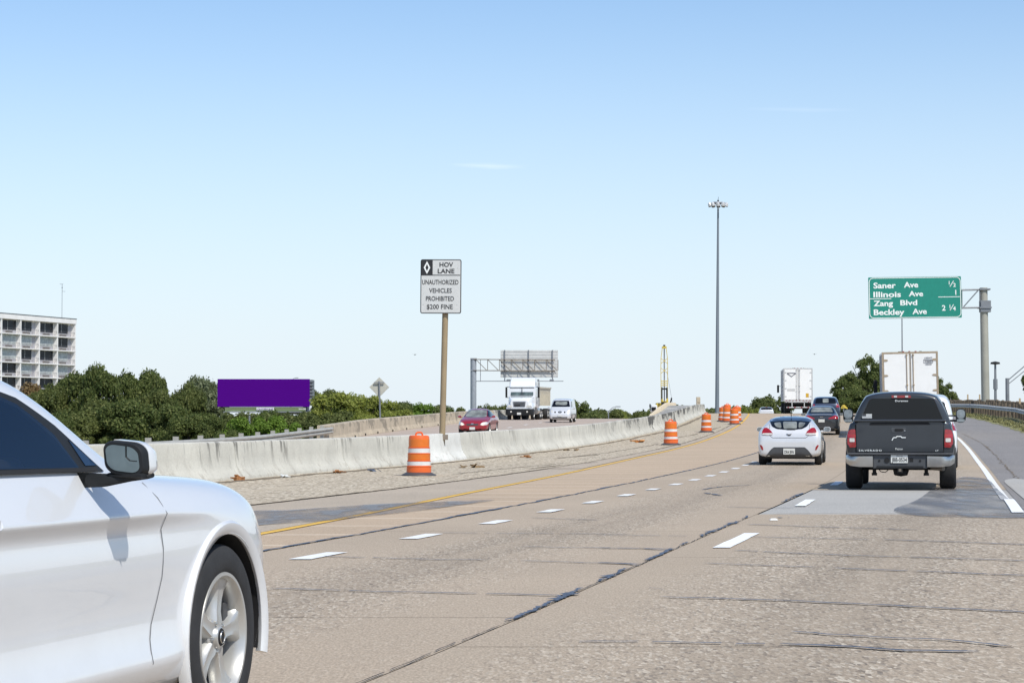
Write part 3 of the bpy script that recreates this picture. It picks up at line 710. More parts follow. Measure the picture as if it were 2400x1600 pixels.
MB().box(((sx(212)+sx(945))/2, -.0075, sz(507)), (sx(945)-sx(212), .004, .022)).build('divider', m_signblack, sg)
dm = MB(); dc = ((sx(318)), sz(368))
for j in range(4):
    a = [(0, 1), (1, 0), (0, -1), (-1, 0)]; p, q = a[j], a[(j+1) % 4]
    o_ = (sx(380)-sx(318), sz(250)-sz(368)); i_ = (o_[0]*.50, o_[1]*.56)
    dm.prism([(dc[0]+p[0]*o_[0], dc[1]+p[1]*o_[1]), (dc[0]+q[0]*o_[0], dc[1]+q[1]*o_[1]), (dc[0]+q[0]*i_[0], dc[1]+q[1]*i_[1]), (dc[0]+p[0]*i_[0], dc[1]+p[1]*i_[1])], fY, -.013, -.009)
dm.build('diamond', m_signletter, sg)
for s, u0, u1, v0, v1, bo in (('HOV', 555, 812, 268, 352, .03), ('LANE', 522, 838, 388, 472, .03), ('UNAUTHORIZED', 230, 915, 592, 680, .014), ('VEHICLES', 362, 790, 748, 834, .014),
                              ('PROHIBITED', 303, 832, 897, 984, .014), ('$200 FINE', 320, 812, 1048, 1136, .014)):
    text('lettering', s, sz(v0)-sz(v1), m_signblack, sg, (sx(u0), -.008, sz(v1)), width=sx(u1)-sx(u0), bold=bo, depth=.002)
for u, v in ((902, 378), (252, 1054), (890, 1060)): MB().cyl((sx(u), -.012, sz(v)), (sx(u), -.003, sz(v)), .008, n=6).build('rivet', m_galvd, sg)
# ------------------------------------------------ green destination sign on its cantilever
Yg = 180.; k = Yg/F
t = empty('overhead_sign', P3(2310, 950, Yg+.4), label='green overhead destination sign on a grey cantilever pole at the right', cat='highway sign')
gsc = Matrix.Identity(4)
rel = lambda v: Vector(v)-t.location
pb, pt = rel(P3(2310, 990, Yg+.4)), rel(P3(2307, 674, Yg+.4))
m_polegrey = M('greyed sign pole', (.36, .345, .29), .6, .1, var=.12, scale=.6)
MB().cyl(pb, pt, .33, .30, 20).build('pole', m_polegrey, t, smooth=30)
MB().box(rel(P3(2310, 718, Yg+.4)), (.78, .8, .9)).build('pole_head', m_galvd, t)
MB().box(rel(P3(2308, 678, Yg+.4)), (.85, .85, .12)).build('pole_cap', m_galvd, t); MB().box(rel(P3(2309, 721, Yg+.4)), (.95, .95, .12)).build('arm_flange', m_galvd, t)
tr = MB()
for dy in (-.35, .35):
    for py in (678, 720): tr.cyl(rel(P3(2312, py, Yg+.5+dy)), rel(P3(2044, py+6, Yg+.5+dy)), .07, n=8)
tr.build('chord', m_galvd, t, smooth=30)
tr = MB(); xs = [2296, 2256, 2216, 2176, 2136, 2096, 2056]
for i in range(6):
    a, b = (678, 720) if i % 2 == 0 else (720, 678)
    for dy in (-.35, .35): tr.cyl(rel(P3(xs[i], a, Yg+.5+dy)), rel(P3(xs[i+1], b+3, Yg+.5+dy)), .05, n=6)
for x in (2298, 2256, 2176, 2096): tr.cyl(rel(P3(x, 679, Yg+.15)), rel(P3(x, 721, Yg+.15)), .045, n=6)
tr.build('brace', m_galvd, t, smooth=30)
gf = empty('sign_panel', rel(P3(2146, 697, Yg-.15)), 0, t); gf.rotation_euler = (0, R(-.9), R(2))
GW, GH = 219*k, 97*k
MB().prism(rrect(GW, GH, .05, 2), fY, 0, .06).build('panel', m_green, gf)
br = MB()
w2, h2, r2, th = GW/2-.04, GH/2-.04, .34, .05
o_ = rrect(2*w2, 2*h2, r2, 5); i_ = rrect(2*w2-2*th, 2*h2-2*th, r2-th, 5); n = len(o_)
for j in range(n): br.prism([o_[j], o_[(j+1) % n], i_[(j+1) % n], i_[j]], fY, -.012, -.002)
br.build('border', m_signletter, gf)
def gx(u): return (u-593)/785*GW           # enlarged photograph, panel spans 200..985 x 96..446
def gzz(v): return (271-v)/350*GH
for s, u0, u1, v0, v1 in (('Saner', 243, 432, 140, 188), ('Ave', 500, 622, 138, 184), ('Illinois', 241, 474, 217, 263), ('Ave', 540, 662, 215, 259), ('Zang', 241, 405, 292, 338), ('Blvd', 467, 610, 290, 334), ('Beckley', 241, 500, 366, 414), ('Ave', 568, 690, 364, 410)):
    text('lettering', s, (gzz(v0)-gzz(v1))*1.0, m_signletter, gf, (gx(u0), -.006, gzz(v1)), width=gx(u1)-gx(u0), bold=.035, depth=.004)
for s, u, v, h in (('1', 874, 164, 30), ('2', 918, 184, 32), ('1', 924, 252, 42), ('2', 818, 384, 46), ('1', 876, 364, 30), ('4', 912, 384, 34)):
    text('lettering', s, h/350*GH, m_signletter, gf, (gx(u), -.006, gzz(v)), bold=.03, depth=.004)
for u0, v0, u1, v1 in ((890, 184, 922, 134), (886, 384, 918, 334)):
    a, b = Vector((gx(u0), -.01, gzz(v0))), Vector((gx(u1), -.01, gzz(v1))); MB().cyl(a, b, .035, n=4).build('fraction_bar', m_signletter, gf)
MB().box((gx(298), -.008, gzz(277)), (gx(392)-gx(206), .006, .05)).build('rule', m_signletter, gf)
MB().box((gx(880), -.008, gzz(269)), (gx(972)-gx(790), .006, .05)).build('rule', m_signletter, gf)
# ------------------------------------------------ sign gantry seen from behind
Yb = 222.; k = Yb/F
t = empty('sign_gantry', P3(1110, 985, Yb), label='grey cantilever gantry with the ribbed back of a large sign over the oncoming road', cat='sign gantry')
rel = lambda v: Vector(v)-t.location
m_gpole = M('pale galvanised pole', (.36, .38, .40), .5, .3, var=.1)
MB().cyl(rel(P3(1109.5, 1100, Yb)), rel(P3(1109.5, 842, Yb)), .29, .29, 16).build('pole', m_gpole, t, smooth=30)
MB().box(rel(P3(1110, 841, Yb)), (.62, .6, .14)).build('pole_cap', m_galvd, t); MB().box(rel(P3(1110, 868, Yb)), (.62, .6, .12)).build('arm_flange', m_galvd, t)
tr = MB()
for dy in (-.3, .3):
    for py in (842, 868): tr.cyl(rel(P3(1110, py, Yb+dy)), rel(P3(1301, py+1, Yb+dy)), .05, n=6)
tr.build('chord', m_rust, t)
tr = MB()
for i in range(7):
    x = 1116+i*27.5
    for dy in (-.3, .3): tr.cyl(rel(P3(x, 843, Yb+dy)), rel(P3(x+25, 868, Yb+dy)), .033, n=5)
    tr.cyl(rel(P3(x+27, 843, Yb-.3)), rel(P3(x+27, 868, Yb-.3)), .035, n=5)
tr.build('brace', m_rust, t)
MB().box(rel(P3(1240.5, 852.5, Yb+.5)), (135*k, .03, 64*k)).build('sign_panel', m_signback, t)
rb = MB()
for i in range(9): rb.box(rel(P3(1240.5, 824+i*7.2, Yb+.48)), (134*k, .03, .035))
rb.build('panel_rib', m_signback, t)
for px in (1183, 1239, 1295): MB().box(rel(P3(px, 857, Yb+.42)), (.10, .12, 74*k)).build('bracket', m_galvd, t)
MB().box(rel(P3(1126, 868, Yb)), (.06, .06, 52*k)).build('bracket', m_galvd, t)
MB().box(rel(P3(1218, 893, Yb+.1)), (205*k, .45, .06)).build('walkway', m_galvd, t)
for px in (1192, 1224, 1259, 1293): MB().prism(rrect(.42, .16, .06, 3), fY, -.15, .15).build('sign_light', m_galvd, t).location = rel(P3(px, 890.5, Yb))
# ------------------------------------------------ warning sign back, poles, mast
Yd = 152.; k = Yd/F
t = empty('warning_sign', P3(891, 985, Yd), label='diamond warning sign seen from behind, on a thin pole beyond the tan parapet', cat='road sign')
rel = lambda v: Vector(v)-t.location
h = 23.5*k
MB().prism([(0, h), (h, 0), (0, -h), (-h, 0)], fY, 0, .03).build('panel', M('pale sign back', (.47, .45, .38), .6, var=.08), t, bevel=.01).location = rel(P3(889, 907, Yd))
MB().cyl(rel(P3(894, 1070, Yd-.06)), rel(P3(888.5, 893, Yd-.06)), .055, n=8).build('post', m_galvd, t)
MB().box(rel(P3(888.5, 896.5, Yd-.1)), (24*k, .05, .07)).build('crossbar', m_galvd, t)
def light_pole(px, pt, Y, zb, r, lb, arm=0, y2=None, head=True, grp=None):
    z0 = zb; T = P3(px, pt, Y); t = empty('light_pole', (T.x, Y, z0), label=lb, cat='light pole', group=grp)
    H = T.z-z0
    MB().cyl((0, 0, 0), (0, 0, H), r, r*.6, 8).build('pole', m_galvd, t, smooth=30)
    if arm:
        MB().tube([(0, 0, H-.1), (arm*.5, 0, H+.45), (arm, 0, H+.6)], r*.5, 6).build('arm', m_galvd, t)
        if head: MB().box((arm*1.15, 0, H+.58), (abs(arm)*.35+.3, .3, .14)).build('lamp_head', m_galvd, t, bevel=.03)
    elif head: MB().lathe([(0, H+.15), (.45, H+.05), (.5, H-.12), (0, H-.18)], 12).build('lamp_head', m_black, t)
    return t
light_pole(585, 973, 190, -4, .12, 'short thin pale pole below the purple billboard, rising behind the guardrail', head=False)
light_pole(1426, 962, 330, -4, .10, 'slender lamp post with a short arm among the distant trees beyond the van', arm=1.2)
light_pole(682, 892, 460, -5, .10, 'small curved lamp post peeking over the top of the purple billboard', arm=1.0)
lp = light_pole(2333, 850, 230, 2., .17, 'grey lamp post right of the big sign pole, with a flat round cap', grp=None)
lpz = lp.location.z
MB().cyl((0, 0, P3(0, 912, 230).z-lpz), (0, 0, P3(0, 888, 230).z-lpz), .22, n=8).build('collar', m_galvd, lp)
a = light_pole(2115, 744, 260, 2.5, .10, 'thin grey pole rising behind the white trailer up to the green sign', head=False)
t = empty('lamp_arm_pole', P3(2361, 960, 200), label='short grey post with two slanting arms leaving the photo at the right edge', cat='light pole')
rel = lambda v: Vector(v)-t.location
MB().cyl(rel(P3(2361, 975, 200)), rel(P3(2361, 886, 200)), .17, n=10).build('pole', m_galvd, t, smooth=30)
MB().cyl(rel(P3(2361, 892, 200)), rel(P3(2425, 838, 200)), .05, n=6).cyl(rel(P3(2363, 900, 200)), rel(P3(2425, 850, 200)), .04, n=6).build('arm', m_galvd, t)
t = empty('high_mast_light', P3(1680, 1003, 340), label='very tall tapering grey light mast with a ring of floodlights', cat='light mast')
t.location.z = -.5; rel = lambda v: Vector(v)-t.location
tp = rel(P3(1684.5, 478, 340))
MB().cyl((0, 0, 0), tp, .33, .13, 16).build('mast', M('grey mast steel', (.21, .235, .26), .5, .3, var=.08, scale=.2), t, smooth=30)
MB().lathe([(.95, -.12), (1.02, 0), (.95, .12), (.88, 0)], 24, Matrix.Translation(tp+Vector((0, 0, .2)))).cyl(tp+Vector((-.95, 0, .2)), tp+Vector((.95, 0, .2)), .05, n=5).cyl(tp+Vector((0, -.95, .2)), tp+Vector((0, .95, .2)), .05, n=5).build('ring', m_galvd, t)
MB().cyl(tp-Vector((0, 0, .3)), tp+Vector((0, 0, .65)), .22, .12, 10).cyl(tp+Vector((0, 0, .6)), tp+Vector((.05, 0, 1.1)), .03, n=5).build('mast_head', m_grey_plastic, t)
fl = MB().lathe([(0, .22), (.16, .22), (.24, .05), (.32, -.28), (.0, -.30)], 12).mesh('floodlight'); fl.materials.append(M('pale floodlight housing', (.66, .65, .64), .35, .2))
fl2 = MB().cyl((0, 0, -.30), (0, 0, -.27), .29, n=12).mesh('lens'); fl2.materials.append(m_rust)
for i in range(10):
    a = 2*math.pi*(i+.3)/10; o = obj_mesh('floodlight', fl, t); o.location = tp+Vector((1.3*math.cos(a), 1.3*math.sin(a), .02)); o.rotation_euler = (R(24)*-math.sin(a), R(24)*math.cos(a)*1, 0)
    q = obj_mesh('lens', fl2, o)
# ------------------------------------------------ billboard
Yq = 365.; k = Yq/F
t = empty('billboard', P3(716, 1003, Yq), label='large billboard with a plain purple face on a single steel column', cat='billboard')
t.location.z = -5; rel = lambda v: Vector(v)-t.location
MB().box(rel(P3(618, 920.5, Yq)), (216*k, .25, 65*k)).build('poster_face', m_purple, t)
MB().box(rel(P3(622, 958.5, Yq+.1)), (189*k, .3, 10*k)).build('apron', m_olive, t)
MB().box(rel(P3(622, 965, Yq)), (195*k, .9, .14)).build('catwalk', m_galvd, t)
MB().box(rel(P3(622, 954, Yq-.2)), (41*k, .05, 6.2*k)).build('name_plate', m_signletter, t).location.z -= .25
text('lettering', 'OUTFRONT', 3.6*k, m_purple, t, rel(P3(603.5, 959.6, Yq-.35)), width=38*k, bold=.03)
text('lettering', '34128', 3*k, m_signletter, t, rel(P3(700, 959.5, Yq-.35)), width=17*k, bold=.03)
MB().cyl(rel(P3(718, 1080, Yq+1.2)), rel(P3(718, 950, Yq+1.2)), .50, n=16).build('column', M('blue grey column', (.085, .10, .13), .6, var=.1), t, smooth=30)
MB().box(rel(P3(730, 920, Yq+3)), (9*k, 4, 60*k)).build('rear_face', m_galvd, t)
lv = MB()
for i in range(7): lv.box(rel(P3(730, 896+i*8, Yq+.95)), (9.6*k, .1, .16))
lv.build('louvre', m_grey_plastic, t)
tr = MB().cyl(rel(P3(640, 967, Yq+1.2)), rel(P3(735, 967, Yq+1.2)), .25, n=8).cyl(rel(P3(735, 930, Yq+1.5)), rel(P3(742, 952, Yq+1.5)), .06, n=5); tr.build('frame', m_galvd, t)
# ------------------------------------------------ yellow drilling rig beyond the crest
Yc = 245.; k = Yc/F
t = empty('drilling_rig', P3(1557, 975, Yc), label='yellow drilling rig with a tall lattice mast beyond the end of the barrier', cat='drilling rig')
rel = lambda v: Vector(v)-t.location
ms_ = MB()
def rp(px, py, d=0): return rel(P3(px, py, Yc+d))
for d in (-.35, .35):
    for sgn in (-1, 1):
        ms_.tube([rp(1557+sgn*7.5, 950, d), rp(1557+sgn*8, 860, d), rp(1557+sgn*7.5, 838, d), rp(1557+sgn*4.5, 815, d)], .034, 5)
ms_.box(rp(1557, 814, 0), (10*k, .8, .2)); ms_.build('mast', m_yel, t)
br = MB()
for y0, y1 in ((839, 852), (862, 875)):
    for d in (-.35, .35): br.cyl(rp(1549, y0, d), rp(1565, y1, d), .03, n=5).cyl(rp(1565, y0, d), rp(1549, y1, d), .03, n=5)
for y in (893, 898, 903): br.cyl(rp(1549, y, -.35), rp(1565, y, -.35), .05, n=5)
br.build('brace', m_yel, t)
MB().cyl(rp(1557, 816), rp(1557, 950), .06, n=8).build('kelly_bar', m_galvd, t)
MB().box(rp(1557, 811), (4.5*k, .3, 6*k)).build('crown_block', m_black, t)
MB().box(rp(1551.5, 921, -.4), (2.2*k, .3, 28*k)).box(rp(1563, 921, -.4), (3.4*k, .3, 26*k)).box(rp(1557, 911, -.4), (13*k, .4, 3.5*k)).box(rp(1556, 946, -.5), (12*k, .4, 9*k)).build('hydraulic_ram', m_plastic, t)
MB().prism([(-9*k, 0), (9*k, 0), (8*k, 16*k), (5*k, 17*k), (3*k, 10*k), (-3*k, 10*k), (-5*k, 17*k), (-7*k, 14*k)], fY, -.6, -.3).build('turntable', m_yel, t).location = rp(1557, 950)
MB().box(rp(1545, 952, .8), (16*k, 1.5, 16*k)).build('engine_house', m_yel, t, bevel=.08)
MB().tube([rp(1570, 946), rp(1573, 938), rp(1574, 932)], .09, 6).build('exhaust', m_black, t)
MB().cyl(rp(1563, 870), rp(1577, 950), .015, n=4).build('guy_cable', m_galvd, t)
b_ = MB().box(rp(1532, 957, .8), (15*k, 2., 17*k)); b_.build('cab', m_white_paint, t, bevel=.12)
MB().box(rp(1532, 958, -.3), (10*k, .3, 8*k)).build('cab_window', m_glass, t)
MB().box(rp(1523.5, 951, -.6), (3.2*k, .2, 8.5*k)).build('mirror', m_black, t)
MB().box(rp(1550, 975, .8), (40*k, 2.5, 22*k)).build('chassis', m_grey_plastic, t)
m_ = MB(); m_.prism([(-14, -4), (14, -4), (9, .9), (-9, .9)], lambda u, v, w: (u, w, v), -14, 22); o = m_.build('construction_mound', m_sand, kind='structure'); o.location = (P3(1557, 0, Yc).x, Yc+4, P3(0, 985, Yc).z-.9)
# small yellow plate and pale barrier glimpsed behind the dark cars
t = empty('chevron_sign', P3(1977, 975, 160), label='small yellow and black sign glimpsed between the dark cars and the pickup mirror', cat='road sign')
rel = lambda v: Vector(v)-t.location
MB().prism([(-.20, -.08), (-.12, .14), (.04, .22), (.26, .0), (.30, -.12), (.18, -.06), (.06, -.02)], fY, 0, .05).build('panel', m_yel, t).location = rel(P3(1977, 955, 160))
MB().box(rel(P3(1975, 953, 159.9)), (.12, .04, .04)).build('arrow', m_signblack, t)
MB().cyl((0, 0, -.5), rel(P3(1977, 957, 160.1)), .04, n=6).build('post', m_galvd, t)
# litter and stray pieces along the barrier foot
def litter(px, py, w, h, mat, lb, nm='litter', cat='litter'):
    p = G(px, py); bm_ = MB(); rr = random.Random(int(px))
    for q in range(5):
        a = rr.uniform(0, 6.3); c = Vector((rr.uniform(-w/2, w/2), rr.uniform(-.1, .1), rr.uniform(.01, h*.6)))
        m3 = Matrix.Rotation(a, 3, 'Z') @ Matrix.Rotation(rr.uniform(-.7, .7), 3, 'X')
        bm_.box(c, (w*rr.uniform(.3, .6), w*.35, h*rr.uniform(.1, .35)), m3)
    o = bm_.build(nm, mat, label=lb, cat=cat); o.location = p+Vector((0, 0, .02)); return o
litter(548, 1126, .36, .12, m_brown, 'crumpled brown rag at the barrier foot just beyond the white car')
litter(678, 1119, .30, .05, m_plate, 'small pale scrap of litter at the barrier foot left of the nearest barrel')
litter(795, 1109, .30, .06, m_brown, 'small brown scrap at the barrier foot, between the white scrap and the barrel')
litter(880, 1105, .34, .06, m_seal, 'dark flattened scrap at the barrier foot close to the nearest barrel')
litter(1105, 1096, .55, .09, M('dry twigs', (.25, .17, .09), .95, var=.4, scale=20), 'heap of dry brown twigs right of the nearest barrel')
litter(1230, 1073, .3, .12, m_brown, 'brown leaf litter at the barrier foot right of the sign post')
litter(1491, 1037, .50, .14, M('orange brown scrap', (.45, .19, .05), .9, var=.5, scale=15), 'orange brown torn scrap between the barrier and the second barrel')
litter(1340, 1056, .45, .06, M('dry twigs', (.25, .17, .09), .95), 'small tan twigs at the barrier foot midway between the sign post and the second barrel')
def pm_(px, py):
    p = G(px, py); o = MB().loft([[(a*.05, b*.05, 0) for a, b in ((-1, -1), (1, -1), (1, 1), (-1, 1))], [(a*.03, b*.03, .018) for a, b in ((-1, -1), (1, -1), (1, 1), (-1, 1))]]).build('road_stud', m_signletter, label='small white raised stud on the lane line right of the dark crack', cat='road stud'); o.location = p+Vector((0, 0, .01))
pm_(1812, 1219)
st = MB().cyl((0, 0, 0), (.22, -.05, .42), .018, n=5).build('stick', m_bark, label='thin brown stick leaning against the grey barrier', cat='stick')
p = G(1440, 1031); st.location = (p.x-.05, p.y, p.z+.02); st.rotation_euler = (0, R(-40), R(20))
bd = MB().add([(-.5, 0, .05), (0, .08, 0), (.5, 0, .08), (0, -.12, -.02)], [(0, 1, 3), (1, 2, 3)])
for px, py, Y, lb in ((972.5, 831, 260, 'tiny dark bird in the sky left of the tall lane sign post'), (1909, 830, 300, 'tiny dark bird in the sky above the far white truck')):
    me = MB().add([(-.42, 0, .10), (-.1, .05, .02), (-.1, -.12, .0), (0, .25, .02), (0, -.25, .0), (.1, .05, .02), (.1, -.12, 0), (.42, 0, .12), (0, 0, -.07), (0, 0, .07)],
         [(0, 1, 2), (7, 6, 5), (3, 1, 9), (3, 9, 5), (4, 9, 2), (4, 6, 9), (3, 8, 1), (3, 5, 8), (4, 2, 8), (4, 8, 6), (1, 2, 9), (1, 8, 2), (5, 9, 6), (5, 6, 8)]).build('bird', m_black, label=lb, cat='bird'); me.location = P3(px, py, Y)
# ------------------------------------------------ hotel-like building, far left
def building():
    Yb_ = 505.; k = Yb_/F
    t = empty('apartment_block', P3(176, 870, Yb_), label='pale concrete multi-storey block with recessed balconies at the left edge', cat='building')
    t.location.z = -5; t.rotation_euler = (0, 0, -R(21)-math.pi/2+math.pi)
    # local frame: +x runs back along the facade away from its far corner (towards the viewer), outward normal = +y ... set below
    t.rotation_euler = (0, 0, 0)
    u = Vector((math.sin(R(21)), math.cos(R(21)), 0)); nrm = Vector((u.y, -u.x, 0))
    MT = Matrix((( -u.x, nrm.x, 0), (-u.y, nrm.y, 0), (0, 0, 1)))      # (s back along the facade, d outwards, z)
    def bx(s0, s1, d0, d1, z0, z1, mb=None):
        mb = mb or MB(); mb.box(MT @ Vector(((s0+s1)/2, (d0+d1)/2, (z0+z1)/2)), (abs(s1-s0), abs(d1-d0), abs(z1-z0)), MT); return mb
    zt = P3(0, 748, Yb_).z+5; bay = 7.15; nb = 5; D = 1.0; fl = 3.02*1.0; par = 1.05
    fl = 32*k
    bx(-.2, nb*bay+.2, -14, -D, 0, zt).build('wall', m_bldg, t)
    bx(-.25, nb*bay+.4, -D-.01, .12, zt-par, zt).build('roof_fascia', m_bldg, t)
    bx(-.3, nb*bay+.5, -14.2, .2, zt+.01, zt+.12).build('roof_edge', m_grey_plastic, t)
    for b in range(nb+1):
        s = b*bay
        bx(s-.18, s+.18, -D, 0, 0, zt-par-.01).build('pillar', m_bldg, t)
    rr = random.Random(4)
    pat = {(b_, f_): c_ for b_, st_ in enumerate(('DDLL', 'DLDL', 'DLDL', 'DLLD', 'DDLL')) for f_, c_ in enumerate(st_)}
    for f in range(5):
        z1 = zt-par-f*fl; z0 = z1-fl
        bx(-.1, nb*bay, -D-.005, .05, z0-.12, z0+.08).build('floor_slab', m_bldg, t)
        for b in range(nb):
            s0, s1 = b*bay+.18, (b+1)*bay-.18
            door = (b % 2 == 0)
            ws = s0+(1.35 if door else .15)   # door at the far (right) end of alternate bays
            if door: bx(s0+.1, s0+1.2, -D-.0, -D+.05, z0+.1, z1-.35).build('door', m_bldg3, t)
            w_ = bx(ws, s1-.1, -D, -D+.06, z0+.75, z1-.12).build('window', m_signback, t)
            typ = pat.get((b, f), 'D'); n2 = 2; wid = (s1-.15-ws-.1)/n2
            for q in range(n2):
                a = ws+.08+q*wid
                bx(a+.04, a+wid-.1, -D+.055, -D+.075, z0+.8, z1-.2).build('pane', m_curtain if typ == 'L' and not (b == 1 and f == 1 and q == 9) else m_bglass, w_)
            bx(ws, s1-.1, -D+.0, -D+.09, z0+.09, z0+.72).build('spandrel', m_bldg3, t)
            sb = (s0+s1)/2+(.6 if door else 0); bx(sb-.9, sb+.9, -D+.1, -D+.7, z0+.09, z0+.55).build('air_conditioner', M('taupe unit', (.2, .18, .165), .8), t)
            rl = MB(); bx(s0, s1, -.10, -.05, z0+1.05, z0+1.1, rl)
            nbal = 14
            for q in range(nbal+1):
                a = s0+(s1-s0)*q/nbal; bx(a-.015, a+.015, -.1, -.06, z0+.08, z0+1.05, rl)
            rl.build('balcony_railing', m_rail, t)
    an = empty('roof_antenna', P3(144, 750, Yb_+8), label='thin television antenna standing on the roof of the pale block', cat='antenna')
    h = (750-664)*k; a_ = MB().cyl((0, 0, -.3), (0, 0, h), .05, n=6); a_.build('mast', m_galvd, an)
    MB().cyl((-.55, 0, h), (.25, 0, h), .04, n=5).cyl((0, 0, h-1.6), (.7, 0, h-1.65), .035, n=5).box((0, 0, h-.8), (.2, .2, .25)).build('element', m_galvd, an)
building()
# ------------------------------------------------ trees
def crown_mesh(name, seed, nlobes, nleaf, leaf, rx=1., rz=1., lobe=(.28, .46), bias=0., hollow=.75):
    """unit crown: radius ~1 sideways, 0..2 upwards before scaling; many leaf clumps on uneven lobes"""
    r = np.random.RandomState(seed); cs = []; rs = []
    while len(cs) < nlobes:
        a = r.uniform(0, 2*np.pi); h = r.uniform(-.95, .9); q = (1-abs(h)**2.6)**.5*r.uniform(.2, 1)**.5*.78
        cs.append((q*np.cos(a)*rx, q*np.sin(a)*rx, (h*.74+bias*abs(h))*rz)); rs.append(r.uniform(*lobe))
    cs = np.array(cs); rs = np.array(rs)
    w = rs**2; w /= w.sum(); idx = r.choice(nlobes, nleaf, p=w)
    d = r.normal(size=(nleaf, 3)); d /= np.linalg.norm(d, axis=1)[:, None]
    d[:, 2] = np.where(d[:, 2] < -.35, -d[:, 2]*.6, d[:, 2])
    rad = rs[idx]*(r.uniform(0, 1, nleaf)**.30*(1-.0)+.12*r.normal(size=nleaf))
    p = cs[idx]+d*rad[:, None]*np.array([1, 1, .82])
    nrm = d+r.normal(size=(nleaf, 3))*.65+np.array([0, 0, .35]); nrm /= np.linalg.norm(nrm, axis=1)[:, None]
    t1 = np.cross(nrm, r.normal(size=(nleaf, 3))); t1 /= np.linalg.norm(t1, axis=1)[:, None]; t2 = np.cross(nrm, t1)
    s = leaf*1.1*(.45+1.1*r.uniform(0, 1, nleaf)**1.6)[:, None]
    # each clump is a bent kite: 4 points
    q = np.stack([p-t1*s*.9, p+t2*s*.5+nrm*s*.15, p+t1*s*1.1-nrm*s*.15, p-t2*s*.55], 1).reshape(-1, 3)
    me = bpy.data.meshes.new(name); n = nleaf
    me.vertices.add(4*n); me.vertices.foreach_set('co', q.ravel()); me.loops.add(4*n); me.loops.foreach_set('vertex_index', np.arange(4*n))
    me.polygons.add(n); me.polygons.foreach_set('loop_start', np.arange(0, 4*n, 4)); me.polygons.foreach_set('loop_total', np.full(n, 4)); me.update(calc_edges=True)
    return me
CR = [crown_mesh('crown', 11, 56, 42000, .038, lobe=(.16, .36)), crown_mesh('crown', 12, 50, 40000, .038, lobe=(.16, .38)), crown_mesh('crown', 23, 40, 14000, .045, lobe=(.12, .28)),
      crown_mesh('crown', 31, 36, 12000, .055, lobe=(.18, .42)), crown_mesh('crown', 42, 40, 12000, .055, lobe=(.16, .4)), crown_mesh('crown', 51, 60, 22000, .038, lobe=(.14, .28), rx=.85, rz=1.05)]
_cm = {}
def tree(px, py, Y, w, h, kind, mat, lb, grp=None, cat='tree', base=-5, rot=None):
    """crown top at photo pixel (px, py) at distance Y; w = crown width in photo pixels, h = crown height in metres"""
    w = w*(1.3 if Y > 215 and kind in (3, 4) else 1.); k = Y/F; x = (px-1200)*k; top = CH+(YH-py)*k
    t = empty(cat.replace(' ', '_') if cat != 'tree' else 'tree', (x, Y, base), label=lb, cat=cat, group=grp)
    key = (kind, mat.name)
    if key not in _cm:
        me = CR[kind].copy(); me.name = 'crown'; me.materials.clear(); me.materials.append(mat); _cm[key] = me
    o = obj_mesh('crown', _cm[key], t); r = w*k/2
    o.scale = (r*1.03, r*.9, h/2*1.02); o.location = (0, 0, top-h/2-base-.02*h); o.rotation_euler = (0, 0, RN.uniform(0, 6.3) if rot is None else rot)
    tk = MB(); z1 = top-h*.45-base; rr = max(.10, r*.07)
    tk.cyl((0, 0, 0), (.1, 0, z1), rr, rr*.55, 8)
    for i in range(5):
        a = i*1.3+.4; tk.cyl((.06, 0, z1*.72), (math.cos(a)*r*.5, math.sin(a)*r*.45, z1+h*.12*(i % 3)), rr*.4, rr*.12, 5)
    tk.build('trunk', m_bark, t)
    return t
g1 = 'dark trees behind the left barrier'
T = [(108, 893, 200, 150, 7.6, 1, fo_olive, 'olive dark tree lowest of the big clump, just right of the white car roof'),
     (176, 856, 205, 130, 8.2, 0, fo_dark, 'dark green tree in front of the right end of the pale block'),
     (240, 846, 200, 135, 9, 1, fo_dark, 'tallest dark green tree of the left clump, second from the pale block'),
     (318, 850, 205, 135, 8.6, 0, fo_dark, 'dark green tree with gaps in its top, third from the pale block'),
     (376, 858, 200, 80, 7.6, 2, fo_dark, 'sparse dark tree at the right shoulder of the big left clump'),
     (300, 930, 180, 170, 6.0, 1, fo_dark, 'wide dark tree low in front of the big left clump above the car mirror'),
     (180, 945, 180, 170, 6.0, 0, fo_olive, 'low wide olive tree in front of the clump beside the white car roof'),
     (410, 935, 185, 120, 6, 0, fo_dark, 'low dark tree left of the pale feathery tree'),
     (78, 890, 240, 90, 7, 3, fo_brown, 'rusty brown tree top peeking out between the white car and the pale block'),
     (476, 868, 380, 130, 14.5, 0, fo_pale, 'feathery grey green tree left of the purple billboard'),
     (440, 892, 235, 110, 9.5, 1, fo_olive, 'loose olive tree left of the purple billboard, below the feathery one'),
     (498, 965, 200, 90, 4.5, 1, fo_dark, 'dark bushy tree directly below the left end of the billboard'),
     (130, 960, 170, 120, 6, 1, fo_dark, 'dark low tree nearest the windscreen pillar of the white car'),
     (240, 920, 190, 150, 7, 0, fo_olive, 'olive tree filling the middle of the big left clump'),
     (365, 905, 192, 120, 7, 1, fo_olive, 'olive tree filling the right half of the big left clump'),
     (440, 958, 176, 130, 4.6, 0, fo_dark, 'low dark bushy tree above the barrier, left of the billboard bushes')]
for a in T: tree(*a[:7], a[7], g1)
g2 = 'bright bushes below the billboard'
